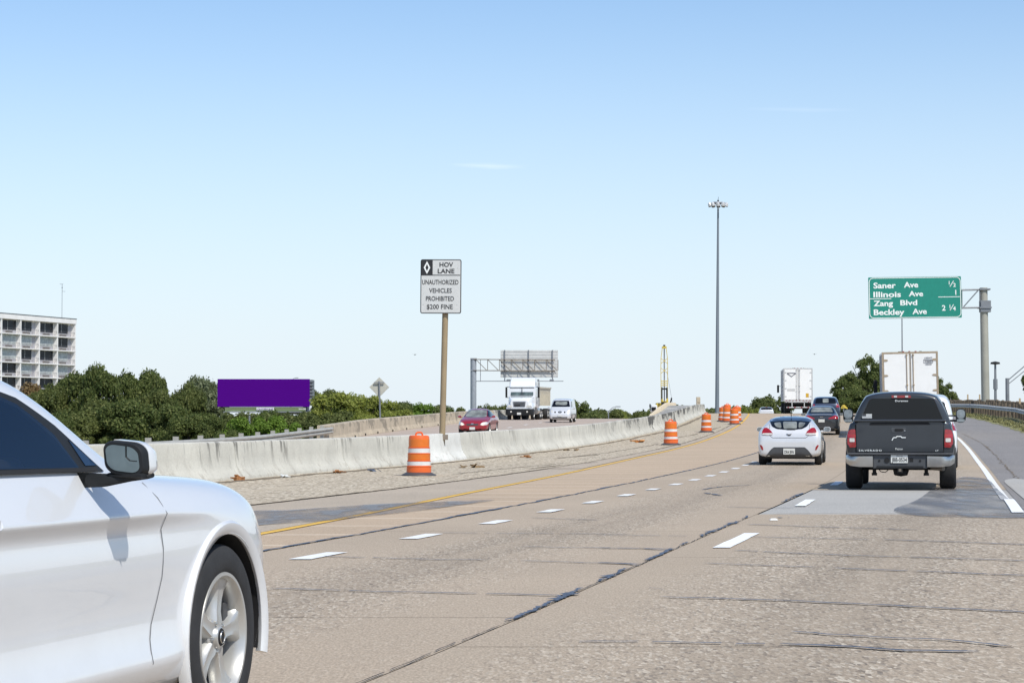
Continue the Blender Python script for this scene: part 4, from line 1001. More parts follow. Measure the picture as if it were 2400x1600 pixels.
for a in [(560, 972, 175, 80, 3.2, 3, fo_lime, 'bright green rounded bush below the billboard, left of the short pole'), (628, 966, 178, 95, 3.6, 4, fo_lime, 'bright green rounded bush right of the short thin pole'),
          (680, 985, 170, 70, 2.8, 3, fo_lime, 'small bright green bush left of the billboard column'), (530, 1000, 165, 70, 2.6, 4, fo_dark, 'small dark bush at the left foot of the billboard bushes'),
          (712, 975, 185, 60, 3.4, 4, fo_olive, 'olive bush straight behind the billboard column')]: tree(*a[:7], a[7], g2, 'bush', -4)
for a in [(560, 957, 330, 90, 7, 4, fo_olive, 'olive tree behind the bright bushes under the left half of the billboard'), (625, 955, 325, 95, 7, 3, fo_dark, 'dark tree behind the bright bushes under the middle of the billboard'), (690, 956, 330, 80, 7, 4, fo_olive, 'olive tree behind the bright bushes under the right half of the billboard')]: tree(*a[:7], a[7])
g3 = 'yellow green trees beyond the oncoming road'
for a in [(752, 905, 385, 70, 7.0, 4, fo_olive, 'olive tree touching the right end of the billboard'), (778, 912, 270, 90, 6.2, 3, fo_yel, 'yellow green tree just right of the billboard'),
          (822, 913, 290, 100, 6.5, 4, fo_yel, 'broad yellow green tree midway between billboard and diamond sign'), (860, 921, 280, 70, 5.6, 3, fo_yel, 'yellow green tree directly left of the diamond sign'),
          (760, 960, 230, 90, 4.6, 4, fo_olive, 'low olive bush right of the billboard column'), (812, 958, 240, 80, 4.4, 3, fo_olive, 'low brownish olive bush below the yellow green trees'),
          (850, 965, 220, 70, 3.6, 3, fo_yel, 'low yellow bush left of the diamond sign post'), (905, 932, 330, 80, 6, 4, fo_yel, 'yellow green tree behind the diamond sign post'),
          (945, 936, 340, 70, 6, 3, fo_dark, 'dark green tree right of the diamond sign'), (985, 938, 350, 75, 6, 4, fo_lime, 'mid green tree left of the tall lane sign post'),
          (930, 955, 260, 80, 4.2, 3, fo_yel, 'low yellow green bush above the tan parapet, right of the diamond sign'), (985, 960, 270, 80, 4, 4, fo_lime, 'low green bush above the tan parapet, left of the lane sign post'),
          (1028, 943, 380, 60, 6, 3, fo_dark, 'dark tree directly behind the tall lane sign post'), (1062, 947, 390, 60, 6, 4, fo_dark, 'dark low tree right of the tall lane sign post'),
          (1092, 952, 360, 50, 5, 3, fo_olive, 'low olive tree behind the gantry pole')]: tree(*a[:7], a[7], g3)
g4 = 'distant trees behind the oncoming traffic'
for a in [(1140, 941, 300, 70, 6, 4, fo_olive, 'dark olive tree above the red car, right of the gantry pole'), (1178, 943, 310, 60, 6, 3, fo_olive, 'olive tree between the red car and the white truck'),
          (1285, 955, 320, 50, 5, 3, fo_dark, 'dark tree glimpsed between the white truck and the van'), (1352, 931, 330, 62, 7, 4, fo_dark, 'rounded dark tree rising just right of the silver van'),
          (1385, 960, 350, 70, 5, 3, fo_dark, 'low dark tree right of the rounded one'), (1425, 953, 370, 60, 5, 4, fo_olive, 'olive tree by the slender lamp post'),
          (1452, 955, 380, 50, 5, 3, fo_yel, 'yellowish tree right of the slender lamp post'), (1480, 958, 400, 60, 5, 4, fo_olive, 'olive tree behind the start of the tan wall'),
          (1512, 963, 420, 50, 5, 3, fo_dark, 'small dark tree left of the drilling rig cab')]: tree(*a[:7], a[7], g4)
g5 = 'trees beyond the crest on the right'
for a in [(1818, 913, 440, 72, 11, 4, fo_dark, 'dark tree directly left of the far white truck'), (1790, 926, 430, 66, 9, 3, fo_olive, 'dark olive tree above the far silver car'),
          (1750, 949, 420, 30, 6, 3, fo_yel, 'small yellowish tree right of the barrels'), (1772, 952, 425, 36, 6, 4, fo_yel, 'low yellow green tree between barrels and far silver car')]: tree(*a[:7], a[7], g5, base=-4)
g6 = 'large dark tree group behind the near white trailer'
for a in [(1985, 862, 255, 100, 6.5, 5, fo_dark, 'dark tree at the left edge of the group behind the near trailer'), (2030, 820, 262, 125, 8.5, 5, fo_dark, 'tall dark tree left of the near white trailer'),
          (2100, 815, 270, 140, 9, 5, fo_dark, 'tall dark tree hidden mostly by the near white trailer'), (2180, 855, 262, 90, 7.0, 5, fo_dark, 'dark tree at the right edge of the near white trailer'),
          (2218, 890, 258, 70, 4.8, 5, fo_dark, 'small dark tree farthest right behind the near trailer'), (2010, 905, 250, 120, 5, 0, fo_dark, 'low dark bushy tree behind the dark sedan')]: tree(*a[:7], a[7], g6, base=1)
tree(2412, 860, 210, 46, 2.6, 5, fo_dark, 'dark leafy branch at the right edge of the photo below the lamp arms', base=-2)
# far wooded skyline that reads as one mass
def woods():
    r = np.random.RandomState(5); n = 90000; X = r.uniform(-330, 330, n); Y = r.uniform(560, 640, n)
    hh = 8.8+1.4*np.sin(X*.05)+1.1*np.sin(X*.13+1)+.8*np.sin(X*.31+2); Z = -5+r.uniform(0, 1, n)**.6*(hh+1.0)
    p = np.stack([X, Y, Z], 1); d = r.normal(size=(n, 3)); d /= np.linalg.norm(d, axis=1)[:, None]
    t1 = np.cross(d, r.normal(size=(n, 3))); t1 /= np.linalg.norm(t1, axis=1)[:, None]; t2 = np.cross(d, t1); s = r.uniform(.3, .8, n)[:, None]
    q = np.stack([p-t1*s, p+t2*s*.6, p+t1*s, p-t2*s*.6], 1).reshape(-1, 3)
    me = bpy.data.meshes.new('distant_woods'); me.vertices.add(4*n); me.vertices.foreach_set('co', q.ravel()); me.loops.add(4*n); me.loops.foreach_set('vertex_index', np.arange(4*n))
    me.polygons.add(n); me.polygons.foreach_set('loop_start', np.arange(0, 4*n, 4)); me.polygons.foreach_set('loop_total', np.full(n, 4)); me.update(calc_edges=True)
    me.materials.append(fo_olive); obj_mesh('distant_woods', me, kind='stuff', label='distant low wooded skyline beyond the highway', cat='trees')
woods()
# ------------------------------------------------ vehicles
def car_section(w, zb, zs, zt, wt, wb=None, tuck=.0):
    wb = wb or w*.93
    return [(0, zb), (.6*w, zb), (w*.93-tuck, zb+.03), (w*.985, zb+.14), (w, zb+.5*(zs-zb)), (w*.985, zs-.09), (wb, zs), (wb+(wt-wb)*.5, zs+(zt-zs)*.55), (wt, zt-.06*(1 if zt-zs > .12 else .3)), (wt*.7, zt-.012), (0, zt)]
def loft_body(name, secs, paint_, parent, arches=(), ar=.36, aw=.30, sub=2, crease=(), caps=True, cz=.33, cuts=()):
    n = len(secs[0][1]); rings = []
    vs = []
    for y, pts in secs:
        vs += [(x, y, z) for x, z in pts]+[(-x, y, z) for x, z in pts[-2:0:-1]]
    k = 2*n-2; fs = []
    for j in range(len(secs)-1):
        for i in range(k): fs.append((j*k+i, j*k+(i+1) % k, (j+1)*k+(i+1) % k, (j+1)*k+i))
    for j, flip in ((0, 0), (len(secs)-1, 1)):
        b = j*k
        for i in range(n-1):
            l0, l1 = (k-i) % k, (k-i-1) % k
            f = [b+i, b+i+1, b+l1, b+l0]; f = list(dict.fromkeys(f))
            fs.append(tuple(f[::-1] if flip else f))
    me = bpy.data.meshes.new(name); me.from_pydata(vs, [], fs); me.update()
    bm = bmesh.new(); bm.from_mesh(me); bmesh.ops.recalc_face_normals(bm, faces=bm.faces)
    if crease:
        cl = bm.edges.layers.float.get('crease_edge') or bm.edges.layers.float.new('crease_edge'); cd = dict()
        for ci, y0, y1, v in crease:
            for e in bm.edges:
                a, b = e.verts[0].index, e.verts[1].index
                ia, ib = a % k, b % k
                if ia == ib and ia in (ci, (k-ci) % k) and y0 <= min(e.verts[0].co.y, e.verts[1].co.y) and max(e.verts[0].co.y, e.verts[1].co.y) <= y1: e[cl] = v
    bm.to_mesh(me); bm.free()
    o = bpy.data.objects.new(name, me); C.objects.link(o)
    s = o.modifiers.new('s', 'SUBSURF'); s.levels = s.render_levels = sub
    me.materials.append(paint_); me.materials.append(m_black)
    tmp = []
    for ay in arches:
        for sx_ in (-1, 1):
            c = MB().cyl((sx_*(aw_in(secs, ay)-.30), ay, cz), (sx_*(aw_in(secs, ay)+.3), ay, cz), ar, n=40)
            cm = c.mesh('cut'); cm.materials.append(m_black); cm.materials.append(m_black); cm.polygons.foreach_set('material_index', [1]*len(cm.polygons))
            co = bpy.data.objects.new('cut', cm); C.objects.link(co); tmp.append(co)
            bo = o.modifiers.new('b', 'BOOLEAN'); bo.operation = 'DIFFERENCE'; bo.object = co; bo.solver = 'EXACT'
    if cuts:
        bpy.context.view_layer.update()
        m0 = bpy.data.meshes.new_from_object(o.evaluated_get(bpy.context.evaluated_depsgraph_get()))
        loft_body.skin = (([v.co.copy() for v in m0.vertices]), [tuple(p.vertices) for p in m0.polygons])
    for cm in cuts:
        cm.materials.append(m_black); cm.materials.append(m_black); cm.polygons.foreach_set('material_index', [1]*len(cm.polygons))
        co = bpy.data.objects.new('cut', cm); C.objects.link(co); tmp.append(co)
        bo = o.modifiers.new('b', 'BOOLEAN'); bo.operation = 'DIFFERENCE'; bo.object = co; bo.solver = 'EXACT'
    bpy.context.view_layer.update()
    m2 = bpy.data.meshes.new_from_object(o.evaluated_get(bpy.context.evaluated_depsgraph_get()))
    bpy.data.objects.remove(o)
    for c in tmp: bpy.data.objects.remove(c)
    m2.name = name; m2.polygons.foreach_set('use_smooth', [True]*len(m2.polygons)); m2.set_sharp_from_angle(angle=R(42))
    return obj_mesh(name, m2, parent)
def aw_in(secs, ay):
    ys = [s[0] for s in secs]; ws = [max(p[0] for p in s[1]) for s in secs]; return float(np.interp(ay, ys, ws))
class Skin:
    DIR = {'rear': (lambda a, b: (a, -12, b), (0, 1, 0)), 'front': (lambda a, b: (a, 12, b), (0, -1, 0)), 'right': (lambda a, b: (12, a, b), (-1, 0, 0)), 'left': (lambda a, b: (-12, a, b), (1, 0, 0)), 'top': (lambda a, b: (a, b, 12), (0, 0, -1))}
    def __init__(s, o=None, vf=None):
        if vf: s.t = BVHTree.FromPolygons(*vf); return
        s.t = BVHTree.FromPolygons([v.co for v in o.data.vertices], [tuple(p.vertices) for p in o.data.polygons])
    def hit(s, side, a, b):
        f, d = s.DIR[side]; o = Vector(f(a, b)); h = s.t.ray_cast(o, Vector(d))
        if h[0] is None:
            q = s.t.find_nearest(o+Vector(d)*10.5); return q[0], -Vector(d)
        n = h[1] if h[1].dot(Vector(d)) < 0 else -h[1]
        return h[0], n
    def patch(s, name, poly, side, mat, parent, off_=.005, gs=.06, skirt=.02, smooth_poly=0, rnd=0):
        if rnd: poly = round_poly(poly, rnd)
        P = []
        for (a, b), (c, d) in zip(poly, poly[1:]+poly[:1]):
            n = max(1, int(math.hypot(c-a, d-b)/gs)); P += [(a+(c-a)*i/n, b+(d-b)*i/n) for i in range(n)]
        nb = len(P); xs = [p[0] for p in P]; ys = [p[1] for p in P]
        pts = [Vector(p) for p in P]
        x = min(xs)+gs*.5
        while x < max(xs):
            y = min(ys)+gs*.5
            while y < max(ys):
                if inside(x, y, P) and min((x-p[0])**2+(y-p[1])**2 for p in P) > (gs*.35)**2: pts.append(Vector((x, y)))
                y += gs
            x += gs
        V, E_, Fc, ov, _, _ = delaunay_2d_cdt(pts, [(i, (i+1) % nb) for i in range(nb)], [list(range(nb))], 1, 1e-5)
        vs = []; d = Vector(s.DIR[side][1]); bd = []
        for i, v in enumerate(V):
            p, n = s.hit(side, v.x, v.y); vs.append(p+n*off_)
        fs = [tuple(f) for f in Fc]; cnt = {}
        for f in fs:
            for a, b in zip(f, f[1:]+f[:1]): cnt[(a, b)] = 1
        m = len(vs); mp = {}
        for (a, b) in list(cnt):
            if (b, a) not in cnt:
                for q in (a, b):
                    if q not in mp: mp[q] = len(vs); vs.append(vs[q]+d*skirt)
                fs.append((b, a, mp[a], mp[b]))
        me = bpy.data.meshes.new(name); me.from_pydata([tuple(v) for v in vs], [], fs); me.update()
        bm = bmesh.new(); bm.from_mesh(me); bmesh.ops.recalc_face_normals(bm, faces=bm.faces)
        # make sure the sheet faces outwards
        tot = sum(f.normal.dot(-d)*f.calc_area() for f in bm.faces)
        if tot < 0: bmesh.ops.reverse_faces(bm, faces=bm.faces)
        bm.to_mesh(me); bm.free()
        me.materials.append(mat); me.polygons.foreach_set('use_smooth', [True]*len(me.polygons)); me.set_sharp_from_angle(angle=R(35))
        return obj_mesh(name, me, parent)
    def seam(s, pts, w, side, parent, mat=None, name='panel_gap', off_=.002):
        vs = []; Q = []
        for (a, b), (c, d) in zip(pts, pts[1:]):
            n = max(1, int(math.hypot(c-a, d-b)/.05)); Q += [(a+(c-a)*i/n, b+(d-b)*i/n) for i in range(n)]
        Q.append(pts[-1]); n = len(Q)
        for i in range(n):
            a, b = Q[max(0, i-1)], Q[min(n-1, i+1)]; dx, dy = b[0]-a[0], b[1]-a[1]; l = math.hypot(dx, dy) or 1; nx, ny = -dy/l*w/2, dx/l*w/2
            for sg_ in (-1, 1):
                p, nn = s.hit(side, Q[i][0]+nx*sg_, Q[i][1]+ny*sg_); vs.append(tuple(p+nn*off_))
        me = bpy.data.meshes.new(name); me.from_pydata(vs, [], [(2*i, 2*i+1, 2*i+3, 2*i+2) for i in range(n-1)]); me.materials.append(mat or m_black)
        return obj_mesh(name, me, parent)
def inside(x, y, P):
    c = False; j = len(P)-1
    for i in range(len(P)):
        if (P[i][1] > y) != (P[j][1] > y) and x < (P[j][0]-P[i][0])*(y-P[i][1])/(P[j][1]-P[i][1])+P[i][0]: c = not c
        j = i
    return c
def round_poly(P, r):
    o = []
    for i in range(len(P)):
        a, b, c = Vector(P[i-1]), Vector(P[i]), Vector(P[(i+1) % len(P)])
        u, v = (a-b), (c-b); k = min(r, u.length*.45, v.length*.45); u = b+u.normalized()*k; v = b+v.normalized()*k
        for t in (0, .25, .5, .75, 1): q = u*(1-t)**2+b*2*t*(1-t)+v*t*t; o.append((q.x, q.y))
    return o
def mirr(P): return [(-a, b) for a, b in P][::-1]
RX = Matrix.Rotation(math.pi/2, 3, 'Y')
_wh = {}
def wheel(parent, x, y, z, r=.33, w=.21, side=1, kind='five', rim=m_alloy, rr=.66):
    """wheel centre; side=+1 has its face on +x"""
    t = empty('wheel', (x, y, z), parent=parent)
    key = (round(r, 3), w, kind, rim.name, rr)
    if key not in _wh:
        rv = r*rr
        ty = MB().lathe([(rv, -w/2+.01), (r*.90, -w/2), (r*.975, -w*.42), (r, -w*.34), (r, w*.34), (r*.975, w*.42), (r*.90, w/2), (rv, w/2-.01), (rv-.012, w/2-.03), (rv-.012, -w/2+.03), (rv, -w/2+.01)], 40, RX.to_4x4())
        tm = ty.mesh('tyre'); tm.materials.append(m_rubber); tm.polygons.foreach_set('use_smooth', [True]*len(tm.polygons)); tm.set_sharp_from_angle(angle=R(40))
        rm = MB().lathe([(rv-.002, w/2-.012), (rv-.02, w/2-.016), (rv-.035, w/2-.06), (rv-.04, -w*.2), (0, -w*.2)], 36, RX.to_4x4())
        ns = 5 if kind != 'truck' else 8
        for i in range(ns):
            a0 = 2*math.pi*i/ns+.3
            for s_ in range(1):
                secs = []
                for q, hw, zz in ((.10, .055, w/2-.045), (.35, .042, w/2-.035), (.7, .040, w/2-.03), (.97, .055, w/2-.03)):
                    R_ = rv*q; hw = hw*r/.33
                    c = Vector((0, R_*math.cos(a0), R_*math.sin(a0))); tt = Vector((0, -math.sin(a0), math.cos(a0)))
                    secs.append([c+tt*hw*.75+Vector((zz, 0, 0)), c-tt*hw*.75+Vector((zz, 0, 0)), c-tt*hw+Vector((zz-.05, 0, 0)), c+tt*hw+Vector((zz-.05, 0, 0))])
                rm.loft(secs)
        rm.lathe([(r*.2, w/2-.055), (r*.19, w/2-.03), (.0, w/2-.028)], 16, RX.to_4x4())
        rmm = rm.mesh('rim'); rmm.materials.append(rim); rmm.polygons.foreach_set('use_smooth', [True]*len(rmm.polygons)); rmm.set_sharp_from_angle(angle=R(35))
        bk = MB().lathe([(rv-.045, -w*.2+.02), (0, -w*.2+.02)], 24, RX.to_4x4()).mesh('brake_shadow'); bk.materials.append(m_black)
        _wh[key] = (tm, rmm, bk)
    tm, rmm, bk = _wh[key]
    o = obj_mesh('tyre', tm, t); p = obj_mesh('rim', rmm, t); q = obj_mesh('hub_back', bk, t)
    if side < 0: t.rotation_euler = (0, 0, math.pi)
    return t
def plate(parent, loc, w=.305, h=.152, s=None, back=False, rot=0, num_w=.88, sub=None):
    p = MB().box((0, 0, 0), (w, .012, h)).build('licence_plate', m_plate, parent); p.location = loc; p.rotation_euler = (0, 0, math.pi if back else rot)
    if s: text('plate_number', s, h*.50, m_signblack, p, (-w*num_w/2, -.008, -h*.34), width=w*num_w, depth=.001, bold=.02)
    if sub: text('plate_state', sub, h*.14, m_signblack, p, (-w*.2, -.008, h*.28), width=w*.4, depth=.001)
    return p
def shadow_pan(parent, w, y0, y1, z=.19):
    MB().box((0, (y0+y1)/2, z+.05), (w, y1-y0, .12)).build('underbody', m_black, parent)
def side_mirror(parent, x, y, z, s, mat, w=.20, h=.13, glass=True, d=.16):
    """s = +1 right side; glass faces backwards (-y)"""
    m = MB().loft([[(x+s*(a*w/2), y-.0, z+b*h/2) for a, b in RR8], [(x+s*(a*w/2*1.02), y+d*.4, z+b*h/2*1.02) for a, b in RR8], [(x+s*(a*w/2*.6-.02), y+d, z+b*h/2*.55) for a, b in RR8]])
    m.box((x-s*(w/2+.03), y+.05, z-h*.35), (.12, .05, .04))
    o = m.build('side_mirror', mat, parent, smooth=50)
    if glass: MB().prism([(a*w/2*.86*s, b*h/2*.82) for a, b in RR8], lambda u, v, q: (x+u, q, z+v), y-.006, y-.002).build('mirror_glass', m_mirror, o)
    return o
RR8 = rrect(2, 2, .7, 3)
m_mirror = M('mirror glass', (.30, .33, .35), .12, .7, var=.3, scale=9)
def gen_car(name, body_mat, secs, arches, arch_r, wheels, parent=None, **tg):
    t = empty(name, **tg)
    b = loft_body('body', secs, body_mat, t, arches, arch_r, cz=wheels[0][3])
    for x, y, s, r, w in [(x, y, s, r, w) for (x, y, _, r, w) in wheels for s in (-1, 1)]:
        wheel(t, s*x, y, r, r, w, s)
    return t, b, Skin(b)
sec = car_section
# ---- silver white hatchback seen from behind
def hatchback():
    se = [(-2.10, sec(.76, .34, .62, .66, .52)), (-2.07, sec(.85, .25, .80, .90, .62)), (-1.98, sec(.90, .22, .97, 1.05, .66)), (-1.75, sec(.91, .20, 1.02, 1.20, .62)), (-1.35, sec(.915, .19, 1.0, 1.345, .585)), (-.9, sec(.90, .19, .96, 1.395, .58)),
          (-.3, sec(.89, .19, .93, 1.40, .57)), (.2, sec(.89, .19, .91, 1.33, .55)), (.7, sec(.89, .19, .90, 1.06, .58)), (1.1, sec(.89, .2, .88, .96, .62)), (1.7, sec(.87, .2, .80, .86, .6)), (2.05, sec(.72, .25, .62, .70, .5)), (2.12, sec(.6, .32, .55, .58, .4))]
    t, b, k = gen_car('hatchback_car', m_silver, se, (-1.32, 1.33), .365, [(.80, -1.32, 0, .33, .21), (.80, 1.33, 0, .33, .21)], label='silver white hatchback with a black swooping rear window, driving in the middle lane', cat='car')
    m_roof = M('black glass roof', (.015, .03, .055), .12, coat=1, var=.1)
    k.patch('glass_roof', [(-.50, -1.5), (.50, -1.5), (.52, -.3), (.40, .35), (-.40, .35), (-.52, -.3)], 'top', m_roof, t, rnd=.08)
    k.patch('spoiler', [(-.52, 1.385), (.52, 1.385), (.60, 1.27), (.58, 1.22), (.30, 1.255), (-.30, 1.255), (-.58, 1.22), (-.60, 1.27)], 'rear', m_roof, t, .012, rnd=.04)
    w_ = k.patch('rear_window', [(-.58, 1.235), (-.3, 1.262), (.3, 1.262), (.58, 1.235), (.50, 1.10), (.36, 1.03), (.0, 1.0), (-.36, 1.03), (-.50, 1.10)], 'rear', m_glass, t, .006, rnd=.04)
    k.patch('clear_glass', [(-.20, 1.235), (.20, 1.235), (.22, 1.04), (-.16, 1.03)], 'rear', m_glass_lit, w_, .010, rnd=.05)
    k.patch('clear_glass', [(-.46, 1.20), (-.26, 1.22), (-.22, 1.05), (-.38, 1.08)], 'rear', m_glass_lit, w_, .010, rnd=.05); k.patch('clear_glass', [(.46, 1.20), (.26, 1.22), (.26, 1.05), (.38, 1.08)], 'rear', m_glass_lit, w_, .010, rnd=.05)
    MB().box((.06, -2.0, 1.035), (.24, .03, .025)).build('wiper', m_black, t)
    for s in (1, -1):
        f = (lambda P: P) if s > 0 else mirr
        tl = k.patch('tail_light', f([(.46, .865), (.60, .85), (.775, .86), (.77, .96), (.72, 1.06), (.62, 1.055), (.50, .96)]), 'rear', m_redlens, t, .016, rnd=.04)
        k.patch('reversing_light', f([(.47, .868), (.60, .855), (.77, .865), (.76, .905), (.49, .91)]), 'rear', m_whitelens, tl, .021, rnd=.02)
        k.patch('reflector', f([(.735, .43), (.78, .44), (.84, .57), (.80, .58), (.75, .52)]), 'rear', m_redlens, t, .012, rnd=.015)
        k.patch('side_window', [(-1.25, 1.10), (-.9, 1.28), (-.2, 1.31), (.35, 1.20), (.75, .98), (.2, .98), (-.9, 1.02)], 'right' if s > 0 else 'left', m_glass, t, rnd=.05)
        side_mirror(t, s*.99, .52, 1.0, s, m_silver, .20, .14)
    k.seam([(-.57, 1.17), (-.56, .85), (-.47, .78), (.47, .78), (.56, .85), (.57, 1.17)], .012, 'rear', t)
    k.patch('diffuser', [(-.44, .515), (.44, .515), (.53, .44), (.66, .27), (.64, .21), (-.64, .21), (-.66, .27), (-.53, .44)], 'rear', m_grey_plastic, t, .012, rnd=.03)
    plate(t, (0, -2.135, .395), .33, .17, 'DR4 JRN', num_w=.8)
    MB().prism([(-.075, .02), (-.03, .0), (0, -.005), (.03, .0), (.075, .02), (.04, -.03), (0, -.045), (-.04, -.03)], fY, -2.085, -2.06).build('emblem', m_grey_plastic, t).location.z = .885
    MB().cyl((.02, -1.2, 1.38), (.02, -1.3, 1.46), .012, n=5).build('antenna', m_black, t)
    shadow_pan(t, 1.5, -1.9, 1.9)
    return t
def place(t, X, Y, rz=None, zf=zr, dz=0, pitch=True):
    s = slope(Y) if rz is None else math.tan(rz)
    t.location = (X, Y, zf(Y)+.004+dz); g = (zf(Y+2)-zf(Y-2))/4
    t.rotation_euler = (math.atan(g), 0, -math.atan(s)) if rz is None or True else 0
    return t
def place_on(t, X, Y, flip=False, ang=None, zf=zr, dz=0, face=0):
    s = math.atan(slope(Y)) if ang is None else ang
    X += face*math.sin(s); Y += face*math.cos(s)      # (X, Y) is the near face, the origin lies half a length beyond
    g = math.atan((zf(Y+2)-zf(Y-2))/4)
    t.location = (X, Y, zf(Y)+.006+dz)
    t.rotation_euler = ((-g if flip else g), 0, -s+(math.pi if flip else 0))
hb = hatchback(); place_on(hb, (1849-1200)*66/F, 66, face=2.1)
# ---- charcoal pickup
def pickup():
    t = empty('pickup_truck', label='charcoal grey pickup truck with towing mirrors, nearest vehicle in the right lane', cat='pickup truck')
    cab = []
    def cs(y, zt, wt, zs=1.25, wb=.95, zb=.45, w=1.0): return (y, [(0, zb), (.6, zb), (w*.95, zb+.03), (w, zb+.2), (w, .95), (w*.985, zs-.06), (wb, zs), (wb+(wt-wb)*.5, zs+(zt-zs)*.55), (wt, zt-.09), (wt*.72, zt-.015), (0, zt)])
    # local y=0 at the tailgate face; cab begins at y=1.75
    body = loft_body('cab', [cs(1.78, 1.80, .67, wb=.95), cs(1.80, 1.85, .675, wb=.95), cs(2.1, 1.88, .70, wb=.95), cs(2.9, 1.885, .70, wb=.95), cs(3.4, 1.86, .70, wb=.95), cs(3.75, 1.62, .68, wb=.93), cs(4.1, 1.36, .75, zs=1.22), cs(4.5, 1.28, .78, zs=1.2), cs(5.3, 1.22, .76, zs=1.13, w=.99), cs(5.65, 1.08, .68, zs=1.0, w=.92)], m_charc, t, (4.62,), .46, cz=.41, crease=[(8, 1.7, 3.5, .8), (6, 1.7, 3.8, .5)])
    kc = Skin(body)
    def bs(y, k=1., w=1.015): return (y, [(0, .52), (.62*w, .52), (w*.93, .54), (w*.965, .62), (w*1.0, .85), (w*.995, .98), (w*.955, 1.10), (w*.93, 1.22), (w*.90, 1.265), (w*.70, 1.285), (0, 1.285)])
    bed = loft_body('bed', [bs(.0, w=.99), bs(.04), bs(.5, w=1.02), bs(1.0, w=1.01), bs(1.72, w=1.0), bs(1.76, w=.99)], m_charc, t, (.98,), .46, cz=.41, sub=2)
    k = Skin(bed)
    # rear window, third brake light
    zz = lambda v: (1939-v)/980.; xx = lambda u: (u-1014)/980.
    kc.patch('window_frame', [(-.62, 1.70), (-.56, 1.728), (.58, 1.728), (.64, 1.70), (.80, 1.30), (-.79, 1.30)], 'rear', m_black, t, .003, rnd=.05)
    gl_ = kc.patch('rear_window', [(-.60, 1.685), (-.55, 1.708), (.57, 1.708), (.62, 1.685), (.775, 1.31), (-.765, 1.31)], 'rear', m_glass, t, .006, rnd=.05)
    bl = kc.patch('brake_light', [(xx(830), zz(188)), (xx(1195), zz(188)), (xx(1200), zz(232)), (xx(835), zz(234))], 'rear', m_redlens, t, .02, rnd=.02)
    for a in (878, 1088): kc.patch('cargo_lamp', [(xx(a), zz(190)), (xx(a+55), zz(190)), (xx(a+60), zz(225)), (xx(a), zz(225))], 'rear', m_whitelens, bl, .026, rnd=.01)
    text('sticker', 'Duramax', .036, m_signletter, t, (xx(900), 1.765, zz(306)), width=.25, bold=.02)
    fs_ = empty('flag_sticker', (xx(356)+.01, 1.745, zz(626)+.045), 0, t); MB().box((0, 0, 0), (.19, .004, .085)).build('sticker_panel', m_plate, fs_)
    MB().box((-.055, -.004, .022), (.075, .003, .04)).build('flag_canton', m_grey_plastic, fs_)
    for q in range(3): MB().box((.0, -.0035, -.036+q*.026), (.186, .002, .008)).build('flag_stripe', M('pale grey stripe', (.42, .42, .43), .6), fs_)
    # tailgate
    tg_ = MB().prism(round_poly([(-.805, .70), (.79, .70), (.80, 1.25), (.76, 1.275), (-.76, 1.275), (-.81, 1.25)], .02), fY, -.014, .04).build('tailgate', m_charc, t, bevel=.008)
    MB().box((0, .10, 1.292), (1.70, .30, .045)).build('tailgate_cap', m_charc, t, bevel=.02)
    k.patch('spoiler_recess', [(xx(245), zz(708)), (xx(1750), zz(700)), (xx(1740), zz(748)), (xx(260), zz(762))], 'rear', m_black, tg_, .020, rnd=.01)
    k.patch('handle_panel', [(xx(858), zz(795)), (xx(1125), zz(795)), (xx(1120), zz(888)), (xx(868), zz(888))], 'rear', m_grey_plastic, tg_, .022, rnd=.03)
    k.patch('handle', [(xx(915), zz(820)), (xx(1075), zz(820)), (xx(1070), zz(870)), (xx(920), zz(870))], 'rear', m_black, tg_, .028, rnd=.02)
    MB().cyl((xx(1103), -.035, zz(855)), (xx(1103), -.03, zz(855)), .012, n=8).build('lock', m_chrome, tg_)
    em = MB(); pts = [(870, 1035), (895, 985), (945, 985), (953, 963), (1035, 963), (1046, 985), (1120, 985)]
    for a, b in zip(pts, pts[1:]): em.cyl((xx(a[0]), -.022, zz(a[1])), (xx(b[0]), -.022, zz(b[1])), .0105, n=6)
    em.build('emblem', m_signletter, tg_)
    text('badge', 'SILVERADO', .034, m_signletter, tg_, (xx(265), -.021, zz(1235)), width=.425, bold=.02, space=1.3)
    text('badge', 'LT', .026, m_signletter, tg_, (xx(1655), -.021, zz(1232)), width=.055, bold=.02)
    text('badge', 'Patton', .040, m_signletter, tg_, (xx(930), -.021, zz(1208)), width=.135, bold=.0)
    k.seam([(xx(205), zz(690)), (xx(212), zz(1270)), (xx(1800), zz(1270)), (xx(1795), zz(690))], .02, 'rear', t, off_=.003)
    for s in (1, -1):
        f = (lambda P: P) if s > 0 else mirr
        tl = k.patch('tail_light', f([(.815, .795), (.93, .79), (.962, .86), (.965, 1.02), (.945, 1.10), (.90, 1.13), (.825, 1.13)]), 'rear', m_redlens, t, .024, gs=.04, rnd=.02)
        k.patch('lamp_window', f([(.84, .895), (.93, .895), (.93, .965), (.84, .965)]), 'rear', m_whitelens, tl, .030, rnd=.012)
        k.patch('lamp_bar', f([(.82, .975), (.955, .975), (.955, 1.04), (.82, 1.04)]), 'rear', M('brighter red lens', (.40, .010, .012), .15, coat=1), tl, .029, rnd=.01)
        kc.patch('side_window', [(2.05, 1.28), (2.1, 1.72), (3.3, 1.76), (3.85, 1.40), (3.85, 1.28)], 'right' if s > 0 else 'left', m_glass, t, rnd=.05)
        wheel(t, s*.88, .98, .41, .41, .31, s, kind='five', rim=m_alloy, rr=.58); wheel(t, s*.88, 4.62, .41, .41, .31, s, rim=m_alloy, rr=.58)
        MB().box((s*.99, .98, .80), (.06, 1.04, .07)).build('wheel_arch_flare', m_charc, t, bevel=.02)
